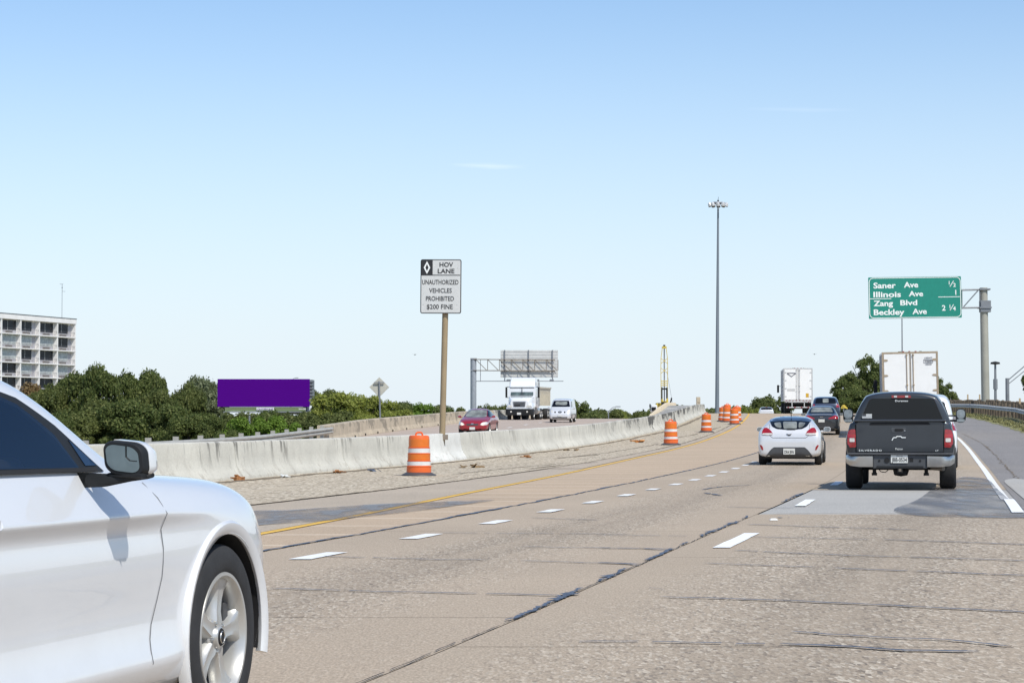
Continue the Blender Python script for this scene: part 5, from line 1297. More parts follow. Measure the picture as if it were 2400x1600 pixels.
        # towing mirror
        mx = s*1.155 if s > 0 else s*1.095
        hs = MB().loft([[(mx+a*.10, 3.55, 1.40+b*.135) for a, b in RR8], [(mx+a*.102, 3.63, 1.40+b*.14) for a, b in RR8], [(mx+a*.07, 3.72, 1.40+b*.11) for a, b in RR8]]).build('towing_mirror', m_plastic, t, smooth=50)
        MB().prism([(mx+a*.082, 1.435+b*.088) for a, b in RR8], fY, 3.54, 3.548).build('mirror_glass', m_mirror, hs)
        MB().prism([(mx+a*.080, 1.305+b*.032) for a, b in RR8], fY, 3.54, 3.548).build('mirror_glass', m_mirror, hs)
        MB().box(((s*.90+mx)/2, 3.62, 1.40), (abs(mx-s*.90), .05, .03)).box(((s*.90+mx)/2, 3.62, 1.30), (abs(mx-s*.90), .05, .045)).build('mirror_arm', m_plastic, hs)
        MB().cyl((s*.48, .12, .46), (s*.48, .12, .30), .035, n=8).box((s*.48, .12, .29), (.10, .08, .05)).build('shock_mount', m_rust if 0 else m_black, t)
    # bumper: chrome ends, dark centre
    bp = empty('rear_bumper', parent=t)
    for s in (1, -1):
        rings = []
        for x, d, zt, zb in ((.50, -.20, .655, .43), (.75, -.19, .655, .43), (.92, -.13, .655, .45), (1.0, -.02, .65, .50), (1.01, .12, .64, .55)):
            rings.append([(s*x, d, zb), (s*x, d-.03, zb+.05), (s*x, d-.03, zt-.03), (s*x, d, zt), (s*x, d+.10, zt), (s*x, d+.10, zb)])
        MB().loft(rings).build('chrome_end', m_chrome, bp, smooth=40)
    MB().box((0, -.11, .53), (1.0, .16, .26)).build('bumper_centre', m_grey_plastic, bp, bevel=.02)
    MB().box((0, -.12, .672), (1.96, .24, .035)).build('step_pad', m_grey_plastic, bp, bevel=.012)
    MB().box((0, -.20, .425), (.86, .03, .05)).build('lower_lip', m_plastic, bp, bevel=.01)
    for x, r_ in ((-.38, .022), (.37, .022)): MB().cyl((x, -.2, .545), (x, -.185, .545), r_, n=10).build('tow_eye', m_black, bp)
    MB().cyl((-.24, -.2, .55), (-.24, -.188, .55), .05, n=12).build('socket', m_black, bp); MB().box((.21, -.19, .56), (.07, .01, .07)).build('socket_cover', m_black, bp)
    plate(t, (xx(1003), -.205, zz(1370)), .31, .152, 'JBB-0534', num_w=.9, sub='TEXAS')
    MB().box((0, -.1, .37), (.10, .2, .10)).box((0, -.0, .33), (.24, .06, .09)).box((0, .05, .40), (.9, .08, .06)).build('tow_hitch', m_black, t, bevel=.01)
    MB().box((0, -.205, .37), (.05, .01, .05)).build('hitch_opening', m_rust, t)
    ax = MB().cyl((-.75, .98, .41), (.75, .98, .41), .06, n=10).lathe([(0, -.17), (.12, -.15), (.17, 0), (.12, .15), (0, .17)], 14, Matrix.Translation((0, .98, .40))); ax.build('rear_axle', m_black, t, smooth=40)
    MB().cyl((.42, .3, .42), (.80, -.02, .40), .045, n=10).build('exhaust_pipe', m_rust, t)
    MB().box((-.5, 2.6, .45), (.10, 5, .14)).box((.5, 2.6, .45), (.10, 5, .14)).box((0, 2.8, .50), (1.5, 4.6, .1)).build('chassis', m_black, t)
    MB().tube([(-.42, -.02, .42), (-.36, -.02, .34), (-.28, -.02, .325), (-.22, -.02, .37)], .008, 4).build('trailer_cable', m_black, t)
    return t
pk_ = pickup(); place_on(pk_, (2108.5-1200)*43.2/F, 43.2)
# ---- black sedan from behind
def sedan(name, paint_, L_, W_, H_, lb, cat='car', zt0=.98, rear=True):
    w = W_/2; a = -L_/2; e = L_/2
    se = [(a, sec(w*.80, .34, .70, .78, w*.6)), (a+.05, sec(w*.93, .26, .88, .95, w*.7)), (a+.22, sec(w*.98, .22, .93, zt0+.04, w*.74)), (a+.65, sec(w, .2, .94, zt0+.08, w*.74)), (a+.95, sec(w, .2, .94, zt0+.17, w*.70)), (a+1.45, sec(w, .19, .95, H_-.06, w*.62)),
          (a+1.9, sec(w*.99, .19, .95, H_, w*.61)), (-.1, sec(w*.99, .19, .94, H_, w*.62)), (.35, sec(w*.99, .19, .93, H_-.07, w*.62)), (.85, sec(w*.99, .19, .92, 1.12, w*.66)), (1.05, sec(w*.99, .2, .90, .99, w*.70)), (e-.5, sec(w*.97, .2, .80, .88, w*.66)), (e-.1, sec(w*.88, .24, .66, .74, w*.58)), (e, sec(w*.7, .32, .58, .62, w*.45))]
    t, b, k = gen_car(name, paint_, se, (a+1.02, e-.88), .36, [(w-.11, a+1.02, 0, .325, .21), (w-.11, e-.88, 0, .325, .21)], label=lb, cat=cat)
    for s in (1, -1):
        k.patch('side_window', [(a+1.1, 1.02), (a+1.5, 1.33*H_/1.45), (.2, 1.33*H_/1.45), (.95, 1.0), (.9, .97), (a+1.1, .97)], 'right' if s > 0 else 'left', m_glass, t, rnd=.06)
    shadow_pan(t, W_-.35, a+.3, e-.3)
    return t, k, w, a, e
t, k, w, a, e = sedan('sedan_car', m_black_paint, 4.65, 1.80, 1.46, 'black sedan with wide red tail lights directly ahead of the silver hatchback')
k.patch('rear_window', [(-.53, 1.40), (.53, 1.40), (.66, 1.08), (-.66, 1.08)], 'rear', m_glass, t, rnd=.06)
k.patch('glazed_view', [(-.46, 1.37), (.46, 1.37), (.56, 1.14), (-.56, 1.14)], 'rear', m_glass_lit, t, .008, rnd=.05)
k.seam([(-.62, .73), (-.62, .94), (.62, .94), (.62, .73)], .012, 'rear', t)
MB().box((0, a+.21, 1.035), (1.0, .03, .022)).build('spoiler_edge', m_chrome, t)
for s in (1, -1):
    f = (lambda P: P) if s > 0 else mirr
    k.patch('tail_light', f([(.33, .80), (.36, .85), (.58, .93), (.66, .99), (.80, 1.0), (.83, .93), (.80, .80), (.55, .81)]), 'rear', m_redlens, t, .014, rnd=.03)
    side_mirror(t, s*.98, .75, 1.0, s, m_black_paint, .2, .13)
MB().box((0, a+.01, .90), (.16, .02, .03)).build('emblem', m_chrome, t)
plate(t, (0, a-.012, .72), .31, .15)
k.patch('bumper_insert', [(-.6, .42), (.6, .42), (.66, .28), (-.66, .28)], 'rear', m_grey_plastic, t, rnd=.04)
place_on(t, (1925-1200)*116/F, 116, face=2.32)
# ---- dark blue suv ahead of it
def suv(name, paint_, L_, W_, H_, lb, zb=.28, r=.37):
    w = W_/2; a = -L_/2; e = L_/2
    se = [(a, sec(w*.86, .40, .95, 1.02, w*.7)), (a+.06, sec(w*.96, zb+.05, 1.05, 1.20, w*.76)), (a+.25, sec(w*.99, zb, 1.08, H_-.18, w*.74)), (a+.55, sec(w, zb, 1.08, H_-.03, w*.76)), (a+1.4, sec(w, zb, 1.07, H_, w*.76)), (0, sec(w, zb, 1.06, H_, w*.76)), (.5, sec(w, zb, 1.05, H_-.08, w*.75)), (1.1, sec(w, zb, 1.03, 1.22, w*.76)), (1.3, sec(w, zb, 1.02, 1.10, w*.78)), (e-.4, sec(w*.97, zb, .94, 1.0, w*.74)), (e-.06, sec(w*.88, zb+.05, .80, .88, w*.6)), (e, sec(w*.75, zb+.12, .7, .75, w*.5))]
    t, b, k = gen_car(name, paint_, se, (a+.95, e-.9), r+.04, [(w-.12, a+.95, 0, r, .23), (w-.12, e-.9, 0, r, .23)], label=lb, cat='SUV')
    for s in (1, -1):
        k.patch('side_window', [(a+.45, 1.14), (a+.6, H_-.14), (.35, H_-.14), (1.0, 1.14)], 'right' if s > 0 else 'left', m_glass, t, rnd=.06)
        f = (lambda P: P) if s > 0 else mirr
    shadow_pan(t, W_-.35, a+.3, e-.3, .25)
    return t, k, w, a, e
t, k, w, a, e = suv('suv_car', m_blue_paint, 4.5, 1.84, 1.66, 'dark blue SUV between the black sedan and the far white truck')
k.patch('rear_window', [(-.56, 1.58), (.56, 1.58), (.66, 1.22), (-.66, 1.22)], 'rear', m_glass, t, rnd=.07)
k.patch('glazed_view', [(-.18, 1.53), (.18, 1.53), (.18, 1.28), (-.18, 1.28)], 'rear', m_glass_lit, t, .009, rnd=.05)
for s in (1, -1):
    f = (lambda P: P) if s > 0 else mirr
    k.patch('tail_light', f([(.62, .98), (.86, .98), (.84, 1.24), (.70, 1.16)]), 'rear', m_redlens, t, .014, rnd=.03)
place_on(t, (1935-1200)*145/F, 145, face=2.25)
t, k, w, a, e = suv('suv_car', m_white_paint, 4.9, 1.96, 2.03, 'white SUV hidden behind the pickup, its right side and red tail light showing', .32)
k.patch('rear_window', [(-.62, 1.80), (.62, 1.80), (.74, 1.38), (-.74, 1.38)], 'rear', m_glass, t, rnd=.07)
for s in (1, -1):
    f = (lambda P: P) if s > 0 else mirr
    k.patch('tail_light', f([(.80, 1.02), (.93, 1.02), (.93, 1.36), (.84, 1.36)]), 'rear', m_redlens, t, .014, rnd=.03)
place_on(t, 11.0, 62, face=2.45)
t, k, w, a, e = suv('suv_car', m_silver, 4.9, 1.9, 1.55, 'silver car with a dark rear window sinking beyond the crest near the barrels')
k.patch('rear_window', [(-.62, 1.49), (.62, 1.49), (.76, 1.16), (-.76, 1.16)], 'rear', m_glass, t, rnd=.09)
MB().box((0, a+.35, 1.50), (.3, .04, .03)).build('brake_light', m_redlens, t)
place_on(t, (1795-1200)*300/F, 300, dz=-.03)
# ---- red sedan, oncoming
t, k, w, a, e = sedan('sedan_car', m_red_paint, 4.6, 1.76, 1.46, 'red sedan with lit headlights, oncoming, behind the grey barrier')
k.patch('windshield', [(-.50, 1.38), (.50, 1.38), (.62, 1.0), (.45, .96), (-.45, .96), (-.62, 1.0)], 'front', m_glass_lit, t, rnd=.06)
k.patch('grille', [(-.36, .62), (.36, .62), (.30, .52), (-.30, .52)], 'front', m_grey_plastic, t, .008, rnd=.04)
k.patch('emblem', [(-.07, .64), (.07, .64), (.07, .59), (-.07, .59)], 'front', m_chrome, t, .014, rnd=.02)
k.patch('lower_intake', [(-.52, .33), (.52, .33), (.50, .20), (-.50, .20)], 'front', m_black, t, .006, rnd=.05)
plate(t, (0, e+.03, .36), .31, .15, back=True)
for s in (1, -1):
    f = (lambda P: P) if s > 0 else mirr
    h = k.patch('headlight', f([(.42, .56), (.55, .68), (.76, .72), (.83, .66), (.80, .55), (.60, .52)]), 'front', m_whitelens, t, .012, rnd=.05)
    k.patch('lamp', f([(.50, .57), (.60, .63), (.66, .60), (.58, .55)]), 'front', m_lampon, h, .018, rnd=.03)
    k.patch('fog_lamp', f([(.64, .32), (.76, .34), (.76, .25), (.66, .23)]), 'front', m_grey_plastic, t, .008, rnd=.03)
    side_mirror(t, s*.98, .72, 1.0, s, m_red_paint, .2, .13)
place_on(t, (1107-1200)*129/F, 129, True, R(8.0), zl, face=2.3)
# ---- silver van, oncoming
def van():
    w = .865
    def vs(y, zt, zs=1.12, zb=.22, ww=.865, wt=.72): return (y, sec(ww, zb, zs, zt, wt))
    se = [vs(-2.35, 1.80), vs(-2.3, 1.86), vs(-1, 1.88), vs(.4, 1.88), vs(.9, 1.80), vs(1.2, 1.58), (1.55, sec(.865, .22, 1.05, 1.22, .70)), (1.85, sec(.86, .22, .98, 1.06, .68)), (2.2, sec(.82, .24, .82, .92, .62)), (2.32, sec(.74, .28, .68, .74, .5)), (2.36, sec(.62, .34, .58, .62, .4))]
    t, b, k = gen_car('cargo_van', m_silver, se, (-1.4, 1.42), .34, [(.77, -1.4, 0, .31, .2), (.77, 1.42, 0, .31, .2)], label='small silver cargo van, oncoming, right of the white truck', cat='van')
    k.patch('windshield', [(-.60, 1.70), (.60, 1.70), (.73, 1.22), (-.73, 1.22)], 'front', m_glass, t, rnd=.08)
    k.patch('glazed_view', [(-.48, 1.62), (.45, 1.62), (.45, 1.38), (-.48, 1.36)], 'front', m_glass_lit, t, .009, rnd=.1)
    for x, ww_ in ((0, .17), (-.38, .07), (.38, .07)): k.patch('grille_opening', [(x-ww_, .86), (x+ww_, .86), (x+ww_*.6, .74), (x-ww_*.6, .74)], 'front', m_black, t, .008, rnd=.03)
    k.patch('emblem', [(-.06, .90), (.06, .90), (.06, .78), (-.06, .78)], 'front', m_chrome, t, .014, rnd=.04)
    k.patch('lower_intake', [(-.60, .43), (.60, .43), (.58, .34), (-.58, .34)], 'front', m_black, t, .006, rnd=.03)
    plate(t, (0, 2.40, .55), .31, .13, back=True)
    for s in (1, -1):
        f = (lambda P: P) if s > 0 else mirr
        h = k.patch('headlight', f([(.52, .82), (.60, .98), (.80, 1.04), (.84, .90), (.70, .78)]), 'front', m_whitelens, t, .012, rnd=.05)
        if s < 0: k.patch('lamp', f([(.60, .86), (.66, .94), (.76, .92), (.68, .84)]), 'front', m_lampon, h, .018, rnd=.03)
        side_mirror(t, s*.99, 1.0, 1.12, s, m_silver, .17, .2)
        k.patch('side_window', [(.2, 1.2), (.25, 1.66), (.9, 1.62), (1.35, 1.2)], 'right' if s > 0 else 'left', m_glass, t, rnd=.05)
    shadow_pan(t, 1.4, -2, 2.1, .2)
    return t
v = van(); place_on(v, (1312-1200)*180/F, 180, True, R(7.0), zl, face=2.35)
# ---- white articulated truck with a dump trailer, oncoming
def dump_truck():
    t = empty('semi_truck', label='white semi truck with a cream dump trailer, oncoming, below the gantry sign', cat='truck')
    # local: front bumper at y=0, body behind at -y
    def ring(y, w, z0, z1, r=.12): return [(x, y, z0+(z1-z0)/2+zz) for x, zz in rrect(2*w, z1-z0, r, 3)]
    MB().loft([ring(-1.95, 1.12, 1.0, 2.05), ring(-1.75, 1.16, 1.0, 2.15), ring(-.9, 1.02, .95, 1.98), ring(-.25, .86, .85, 1.85, .2), ring(-.08, .78, .9, 1.72, .2)]).build('hood', m_white_paint, t, smooth=40)
    for s in (1, -1):
        MB().loft([[(s*(.75+a*.42), y, zc+b*h) for a, b in RR8] for y, zc, h in ((-2.0, 1.1, .5), (-1.2, 1.15, .5), (-.4, 1.05, .42), (-.1, .98, .3))]).build('fender', m_white_paint, t, smooth=50)
        MB().prism([(s*.62, 1.12), (s*.72, 1.32), (s*1.0, 1.30), (s*1.14, 1.15), (s*.9, 1.08)], fY, -.14, -.06).build('headlight', m_whitelens, t)
        wheel(t, s*1.05, -1.25, .5, .5, .28, s, 'truck', m_alloy, .6)
        for yy in (-5.4, -6.7): wheel(t, s*1.0, yy, .5, .5, .5, s, 'truck', m_alloy, .6)
        m_ = MB().box((s*1.46, -2.3, 2.45), (.16, .20, .95)).tube([(s*1.2, -2.3, 2.95), (s*1.42, -2.3, 2.95)], .03).tube([(s*1.2, -2.3, 1.98), (s*1.42, -2.3, 2.0)], .03); m_.build('side_mirror', m_black, t, bevel=.03)
        MB().cyl((s*1.28, -3.9, 1.2), (s*1.28, -3.9, 3.4), .09, n=10).build('exhaust_stack', m_chrome, t)
        MB().cyl((s*1.0, -4.6, .8), (s*1.0, -3.0, .8), .33, n=16).build('fuel_tank', m_chrome, t, smooth=40)
    MB().loft([ring(-2.0, 1.22, 1.1, 2.9), ring(-2.45, 1.24, 1.1, 3.05, .15), ring(-3.4, 1.25, 1.0, 3.1), ring(-4.3, 1.25, 1.0, 3.1)]).build('cab', m_white_paint, t, smooth=40)
    MB().loft([[(x, y, z) for x, z in ((-1.15, z0), (1.15, z0), (1.10, z1), (-1.10, z1))] for y, z0, z1 in ((-2.1, 2.92, 3.0), (-2.4, 2.95, 3.45), (-3.0, 3.0, 3.78), (-4.3, 3.0, 3.82))]).build('roof_fairing', m_white_paint, t, bevel=.06)
    MB().loft([[(-1.02, -1.99, 2.18), (1.02, -1.99, 2.18), (1.0, -2.14, 2.84), (-1.0, -2.14, 2.84)], [(-1.02, -1.93, 2.18), (1.02, -1.93, 2.18), (1.0, -2.08, 2.84), (-1.0, -2.08, 2.84)]]).build('windshield', M('truck windshield', (.09, .12, .115), .1, var=.5, scale=2), t)
    MB().box((0, -1.95, 2.5), (.05, .05, .68)).build('centre_post', m_grey_plastic, t); MB().box((0, -2.06, 2.87), (2.2, .16, .08)).build('sun_visor', m_grey_plastic, t)
    for x in (-.9, -.35, -.02, .3, .9): MB().box((x, -2.40, 3.12), (.12, .08, .05)).build('marker_lamp', m_amber, t)
    gr_ = MB().prism([(-.58, 1.62), (.58, 1.62), (.50, 1.18), (-.50, 1.18)], fY, -.09, -.04).build('grille', m_galvd, t)
    for q in range(6): MB().box((0, -.03, 1.22+q*.07), (1.0, .02, .03)).build('grille_bar', m_grey_plastic, gr_)
    MB().box((.18, -.02, 1.28), (.5, .03, .10)).build('grille_badge', m_black, t)
    MB().loft([ring(-.5, 1.28, .42, .98, .1), ring(.0, 1.22, .40, .98, .1), ring(.12, 1.05, .42, .96, .1)]).build('front_bumper', m_plastic, t, smooth=40)
    for x in (-.72, .72): MB().cyl((x, .12, .72), (x, .14, .72), .08, n=12).build('fog_lamp', m_whitelens, t)
    plate(t, (0, .15, .55), .36, .2, back=True)
    MB().box((0, -6, .95), (.9, 7, .3)).build('chassis', m_black, t)
    # dump body behind
    MB().loft([[(x, y, z) for x, z in ((-1.05, 1.25), (1.05, 1.25), (1.28, 2.9), (-1.28, 2.9))] for y in (-5.0, -13.5)]).build('dump_body', m_cream, t)
    rb = MB()
    for q in range(9): rb.box((1.2, -5.2-q, 2.05), (.14, .1, 1.6)).box((-1.2, -5.2-q, 2.05), (.14, .1, 1.6))
    rb.box((1.29, -9.25, 2.9), (.1, 8.6, .14)).box((-1.29, -9.25, 2.9), (.1, 8.6, .14)); rb.build('side_rib', m_cream, t)
    for s in (1, -1):
        for yy in (-11.5, -12.8): wheel(t, s*1.0, yy, .5, .5, .5, s, 'truck', m_alloy, .6)
    return t
dt = dump_truck(); place_on(dt, (1217-1200)*205/F+0, 205, True, R(7.5), zl)
# ---- semi trailers seen from behind
def trailer(lb, frame, near=True, ln=14.5):
    t = empty('semi_truck', label=lb, cat='truck')
    w, z0, z1 = 1.29, 1.12, 4.08
    bx = MB().box((0, ln/2, (z0+z1)/2), (2*w, ln, z1-z0)).build('trailer_box', m_trailer_side, t)
    pw = MB()
    for q in range(11): pw.box((-w-.008, .7+q*1.25, (z0+z1)/2), (.014, .05, z1-z0-.2))
    pw.build('side_seam', m_galv, t)
    fr = MB().box((0, -.03, z1-.04), (2*w+.02, .07, .09)).box((0, -.03, z0+.05), (2*w+.02, .07, .12))
    for s in (-1, 1): fr.box((s*(w-.03), -.035, (z0+z1)/2), (.085, .085, z1-z0-.1))
    fr.build('door_frame', frame, t)
    for s in (-1, 1):
        d = MB().box((s*(w-.08)/2*1.0+s*.02, -.045, (z0+z1)/2+.02), (w-.13, .045, z1-z0-.22)).build('door', m_trailer, t)
        for q in range(4): MB().prism([(s*(w-.28), .0), (s*(w-.22), .045), (s*(w-.04), .055), (s*(w-.04), -.055), (s*(w-.22), -.045)], fY, -.085, -.065).build('hinge', frame, d).location.z = z1-.38-q*.72
        MB().cyl((s*.15, -.09, z0+.12), (s*.15, -.09, z1-.1), .022, n=7).build('lock_rod', frame, d)
        for zz in (z1-.14, z1-1.55, z0+.9, z0+.2): MB().lathe([(0, .045), (.05, .02), (.05, -.02), (0, -.05)], 8, Matrix.Translation((s*.15, -.095, zz))).build('rod_guide', frame, d)
        MB().box((s*.55, -.03, .82), (.08, .1, .55)).build('guard_post', m_galv, t)
        for q in range(2): MB().box((s*(w-.16-q*.19), -.06, z0-.07), (.12, .04, .08)).build('tail_light', m_redlens, t)
        for yy in (1.6, 2.9):
            wheel(t, s*.95, yy, .5, .5, .55, s, 'truck', m_alloy, .55)
        MB().box((s*.9, .7, .62), (.55, .02, .7)).build('mud_flap', m_black, t)
    MB().box((0, -.075, (z0+z1)/2), (.035, .03, z1-z0-.2)).build('door_seal', frame, t)
    for i, x in enumerate((-.30, -.02, .27)): MB().box((x, -.05, z1+.02), (.09, .05, .035)).build('marker_lamp', m_redlens, t)
    for x in (-.45, .5): MB().box((x, -.03, z1+.015), (.12, .05, .03)).build('vent', m_grey_plastic, t)
    MB().box((0, -.05, z0-.06), (2.4, .06, .12)).build('rear_sill', m_galv, t); MB().box((0, -.03, .56), (2.1, .09, .10)).build('under_ride_guard', m_galv, t)
    for q in range(7): MB().box((-.9+q*.3, -.082, .56), (.15, .005, .07)).build('reflector_tape', m_redlens if q % 2 == 0 else m_band, t)
    for q in range(8): MB().box((-1.05+q*.3, -.083, z0+.05), (.13, .005, .05)).build('reflector_tape', m_redlens, t)
    MB().box((0, 5, .95), (.9, 10, .25)).build('trailer_frame', m_black, t)
    # the tractor in front
    MB().box((0, ln+1.6, 2.3), (2.4, 1.8, 2.2)).build('cab', m_white_paint, t, bevel=.15)
    for s in (-1, 1):
        wheel(t, s*1.0, ln-.6, .5, .5, .5, s, 'truck', m_alloy, .55); wheel(t, s*1.05, ln+3.2, .5, .5, .28, s, 'truck', m_alloy, .6)
        MB().box((s*1.52, ln+1.9, 2.35), (.20, .14, .75)).build('side_mirror', m_black, t, bevel=.04); MB().box((s*1.35, ln+1.9, 2.6), (.3, .04, .04)).build('mirror_arm', m_black, t)
    MB().box((0, ln+3, 1.55), (1.8, 1.6, .9)).build('hood', m_white_paint, t, bevel=.15)
    MB().box((0, 3.6, .72), (2.2, .1, .6)).build('underside_blackout', m_black, t)  # black board added behind the wheels to make the trailer's underside dark
    return t, z0, z1
m_print = M('grey door print', (.16, .16, .18), .6)
tA, z0, z1 = trailer('white box trailer with tan weathered door frames, directly ahead of the pickup', m_tanframe)
rot = (R(90), 0, 0)
text('lettering', 'U3R5475', .075, m_print, tA, (.68, -.085, z1-.33), rot, width=.36)
text('lettering', 'WABASH', .085, m_print, tA, (.69, -.085, z1-.49), rot, width=.34, bold=.03)
sh = MB(); P = [(.63, z1-.385), (1.07, z1-.385), (1.05, z1-.44), (1.07, z1-.50), (1.05, z1-.54), (.65, z1-.54), (.63, z1-.50), (.65, z1-.44)]
for a_, b_ in zip(P, P[1:]+P[:1]): sh.cyl((a_[0], -.078, a_[1]), (b_[0], -.078, b_[1]), .008, n=4)
sh.build('logo_outline', m_print, tA)
text('lettering', 'national', .06, m_print, tA, (.72, -.085, z1-.62), rot, width=.28, bold=.02)
place_on(tA, (2136-1200)*108.5/F, 108.5, dz=-.0)
tA.rotation_euler = (R(1.4), R(-1.0), -math.atan(slope(108)))
tB, z0, z1 = trailer('far white box trailer with a dark badge on its left door, cresting the rise', m_galv)
MB().prism([(-.98, .10), (-.22, .10), (-.20, -.02), (-.34, -.10), (-.60, -.30), (-.86, -.10), (-1.0, -.02)], fY, -.082, -.073).build('badge', m_print, tB).location.z = z1-.5
MB().prism([(-.84, .0), (-.36, .0), (-.44, -.09), (-.60, -.20), (-.76, -.09)], fY, -.088, -.083).build('badge_centre', m_trailer, tB).location.z = z1-.5
MB().box((-.62, -.076, z1-1.95), (.7, .004, .22)).build('faded_print', M('faded print', (.55, .545, .53), .6, var=.1, scale=12), tB)
MB().box((.82, -.078, z0+.52), (.26, .006, .36)).build('warning_placard', M('ochre placard', (.60, .36, .03), .5, var=.15, scale=8), tB)
place_on(tB, (1870.5-1200)*208/F, 208)
# ---- white coupe in the left foreground; origin on the road under the front axle, +y forward, +x its right side
def coupe():
    t = empty('coupe_car', label='white coupe close to the camera at the left, cut off by the photo edge', cat='car')
    def st(y, zb, p3, p4, p5, p6, p7, p8, p9, p10, p11, p12, p13, p2=None):
        return (y, [(0, zb), (.6*p4[0], zb), p2 or (p3[0]-.05, .17), p3, p4, p5, p6, p7, p8, p9, p10, p11, p12, (0, p13)])
    door = lambda y, p10, p11, p12, p13, b9=(.845, 1.0), s=1: st(y, .15, (.957, .33), (.908, .47), (.934, .70), (.908, .785), (.940, .845), (.893, .925), b9, p10, p11, p12, p13)
    se = [st(-3.78, .35, (.6, .42), (.62, .5), (.64, .62), (.64, .70), (.64, .78), (.62, .86), (.6, .92), (.5, .93), (.45, .935), (.3, .94), .94),
          st(-3.70, .25, (.86, .38), (.86, .47), (.88, .66), (.88, .75), (.89, .82), (.87, .92), (.82, 1.0), (.7, 1.03), (.6, 1.04), (.4, 1.05), 1.05),
          st(-3.2, .2, (.94, .34), (.93, .47), (.95, .68), (.94, .78), (.95, .85), (.91, .94), (.85, 1.02), (.74, 1.10), (.62, 1.14), (.4, 1.16), 1.16),
          st(-2.7, .16, (.957, .33), (.93, .47), (.955, .68), (.935, .79), (.955, .86), (.91, .95), (.86, 1.03), (.74, 1.17), (.62, 1.27), (.4, 1.30), 1.31),
          door(-2.2, (.74, 1.18), (.61, 1.325), (.42, 1.365), 1.38, (.85, 1.02)),
          door(-1.8, (.74, 1.17), (.61, 1.33), (.42, 1.37), 1.385, (.85, 1.01)),
          door(-1.45, (.75, 1.18), (.63, 1.345), (.44, 1.385), 1.395),
          door(-1.25, (.765, 1.16), (.67, 1.315), (.46, 1.365), 1.38),
          door(-1.08, (.785, 1.12), (.71, 1.235), (.48, 1.29), 1.305),
          door(-.92, (.805, 1.06), (.76, 1.125), (.50, 1.185), 1.20),
          door(-.76, (.815, 1.01), (.79, 1.035), (.52, 1.08), 1.10, (.845, .985)),
          st(-.55, .15, (.957, .33), (.912, .47), (.938, .70), (.915, .785), (.942, .845), (.90, .92), (.85, .965), (.79, .985), (.70, .992), (.48, 1.0), 1.015),
          st(-.40, .15, (.957, .34), (.925, .47), (.945, .70), (.925, .785), (.945, .84), (.905, .91), (.855, .955), (.79, .975), (.70, .985), (.46, .99), 1.0),
          st(-.15, .15, (.955, .34), (.945, .47), (.955, .70), (.945, .785), (.950, .835), (.915, .895), (.865, .94), (.79, .965), (.70, .975), (.46, .98), .985),
          st(.10, .15, (.955, .34), (.95, .47), (.955, .68), (.953, .755), (.948, .81), (.92, .88), (.87, .925), (.79, .955), (.70, .965), (.46, .97), .97),
          st(.32, .16, (.95, .34), (.95, .47), (.952, .66), (.948, .73), (.938, .79), (.91, .86), (.86, .91), (.78, .94), (.70, .95), (.46, .95), .95),
          st(.47, .17, (.915, .34), (.92, .47), (.92, .65), (.915, .715), (.90, .77), (.885, .835), (.83, .88), (.75, .91), (.66, .92), (.44, .93), .93),
          st(.63, .18, (.86, .34), (.87, .47), (.87, .64), (.86, .70), (.84, .75), (.80, .80), (.75, .84), (.68, .865), (.6, .875), (.4, .88), .88),
          st(.78, .20, (.70, .34), (.72, .47), (.72, .62), (.71, .68), (.69, .72), (.66, .76), (.62, .785), (.56, .80), (.5, .81), (.34, .82), .82),
          st(.86, .26, (.5, .38), (.52, .47), (.52, .6), (.51, .64), (.5, .67), (.48, .69), (.45, .71), (.4, .72), (.34, .725), (.2, .73), .73)]
    body = loft_body('body', se, m_coupe, t, (0.,), .388, cuts=[MB().prism([(-2.6, 1.018), (-1.134, 1.016), (-1.206, 1.118), (-1.357, 1.217), (-1.558, 1.278), (-2.1, 1.291), (-2.6, 1.216)], lambda u, v, w: (w, u, v), -.70, 1.3).mesh('cut')], crease=[(3, -2.8, -.35, .75), (7, -2.8, -.5, .85), (7, -.6, -.1, .4), (6, -2.8, -.5, .25)], cz=.362, sub=3)
    k = Skin(vf=loft_body.skin)
    # windows and black trim
    tp_ = [(-2.75, 1.005), (-.93, .998), (-1.03, 1.07), (-1.15, 1.155), (-1.32, 1.245), (-1.55, 1.300), (-2.2, 1.31), (-2.75, 1.24)]
    wi_ = [(-2.62, 1.022), (-1.135, 1.015), (-1.21, 1.115), (-1.36, 1.212), (-1.56, 1.272), (-2.1, 1.285), (-2.62, 1.21)]
    k.patch('window_trim', [tp_[0], tp_[1], tp_[2], (-1.15, 1.155), (-1.21, 1.115), (-1.135, 1.015), (-2.62, 1.022)], 'right', m_plastic, t, .005, gs=.04)
    k.patch('window_trim', [(-1.15, 1.155), (-1.32, 1.245), (-1.55, 1.300), (-2.2, 1.31), (-2.75, 1.24), (-2.75, 1.005), (-2.62, 1.022), (-2.62, 1.21), (-2.1, 1.285), (-1.56, 1.272), (-1.36, 1.212), (-1.21, 1.115)], 'right', m_plastic, t, .005, gs=.04)
    m_tint, n_, b_ = newmat('tinted side glass'); b_.inputs['Base Color'].default_value = (.004, .016, .042, 1); b_.inputs['Roughness'].default_value = .03; b_.inputs['Alpha'].default_value = .62; b_.inputs['Specular IOR Level'].default_value = .6
    m_seat = M('grey seat cloth', (.16, .20, .21), .9, var=.15, scale=9)
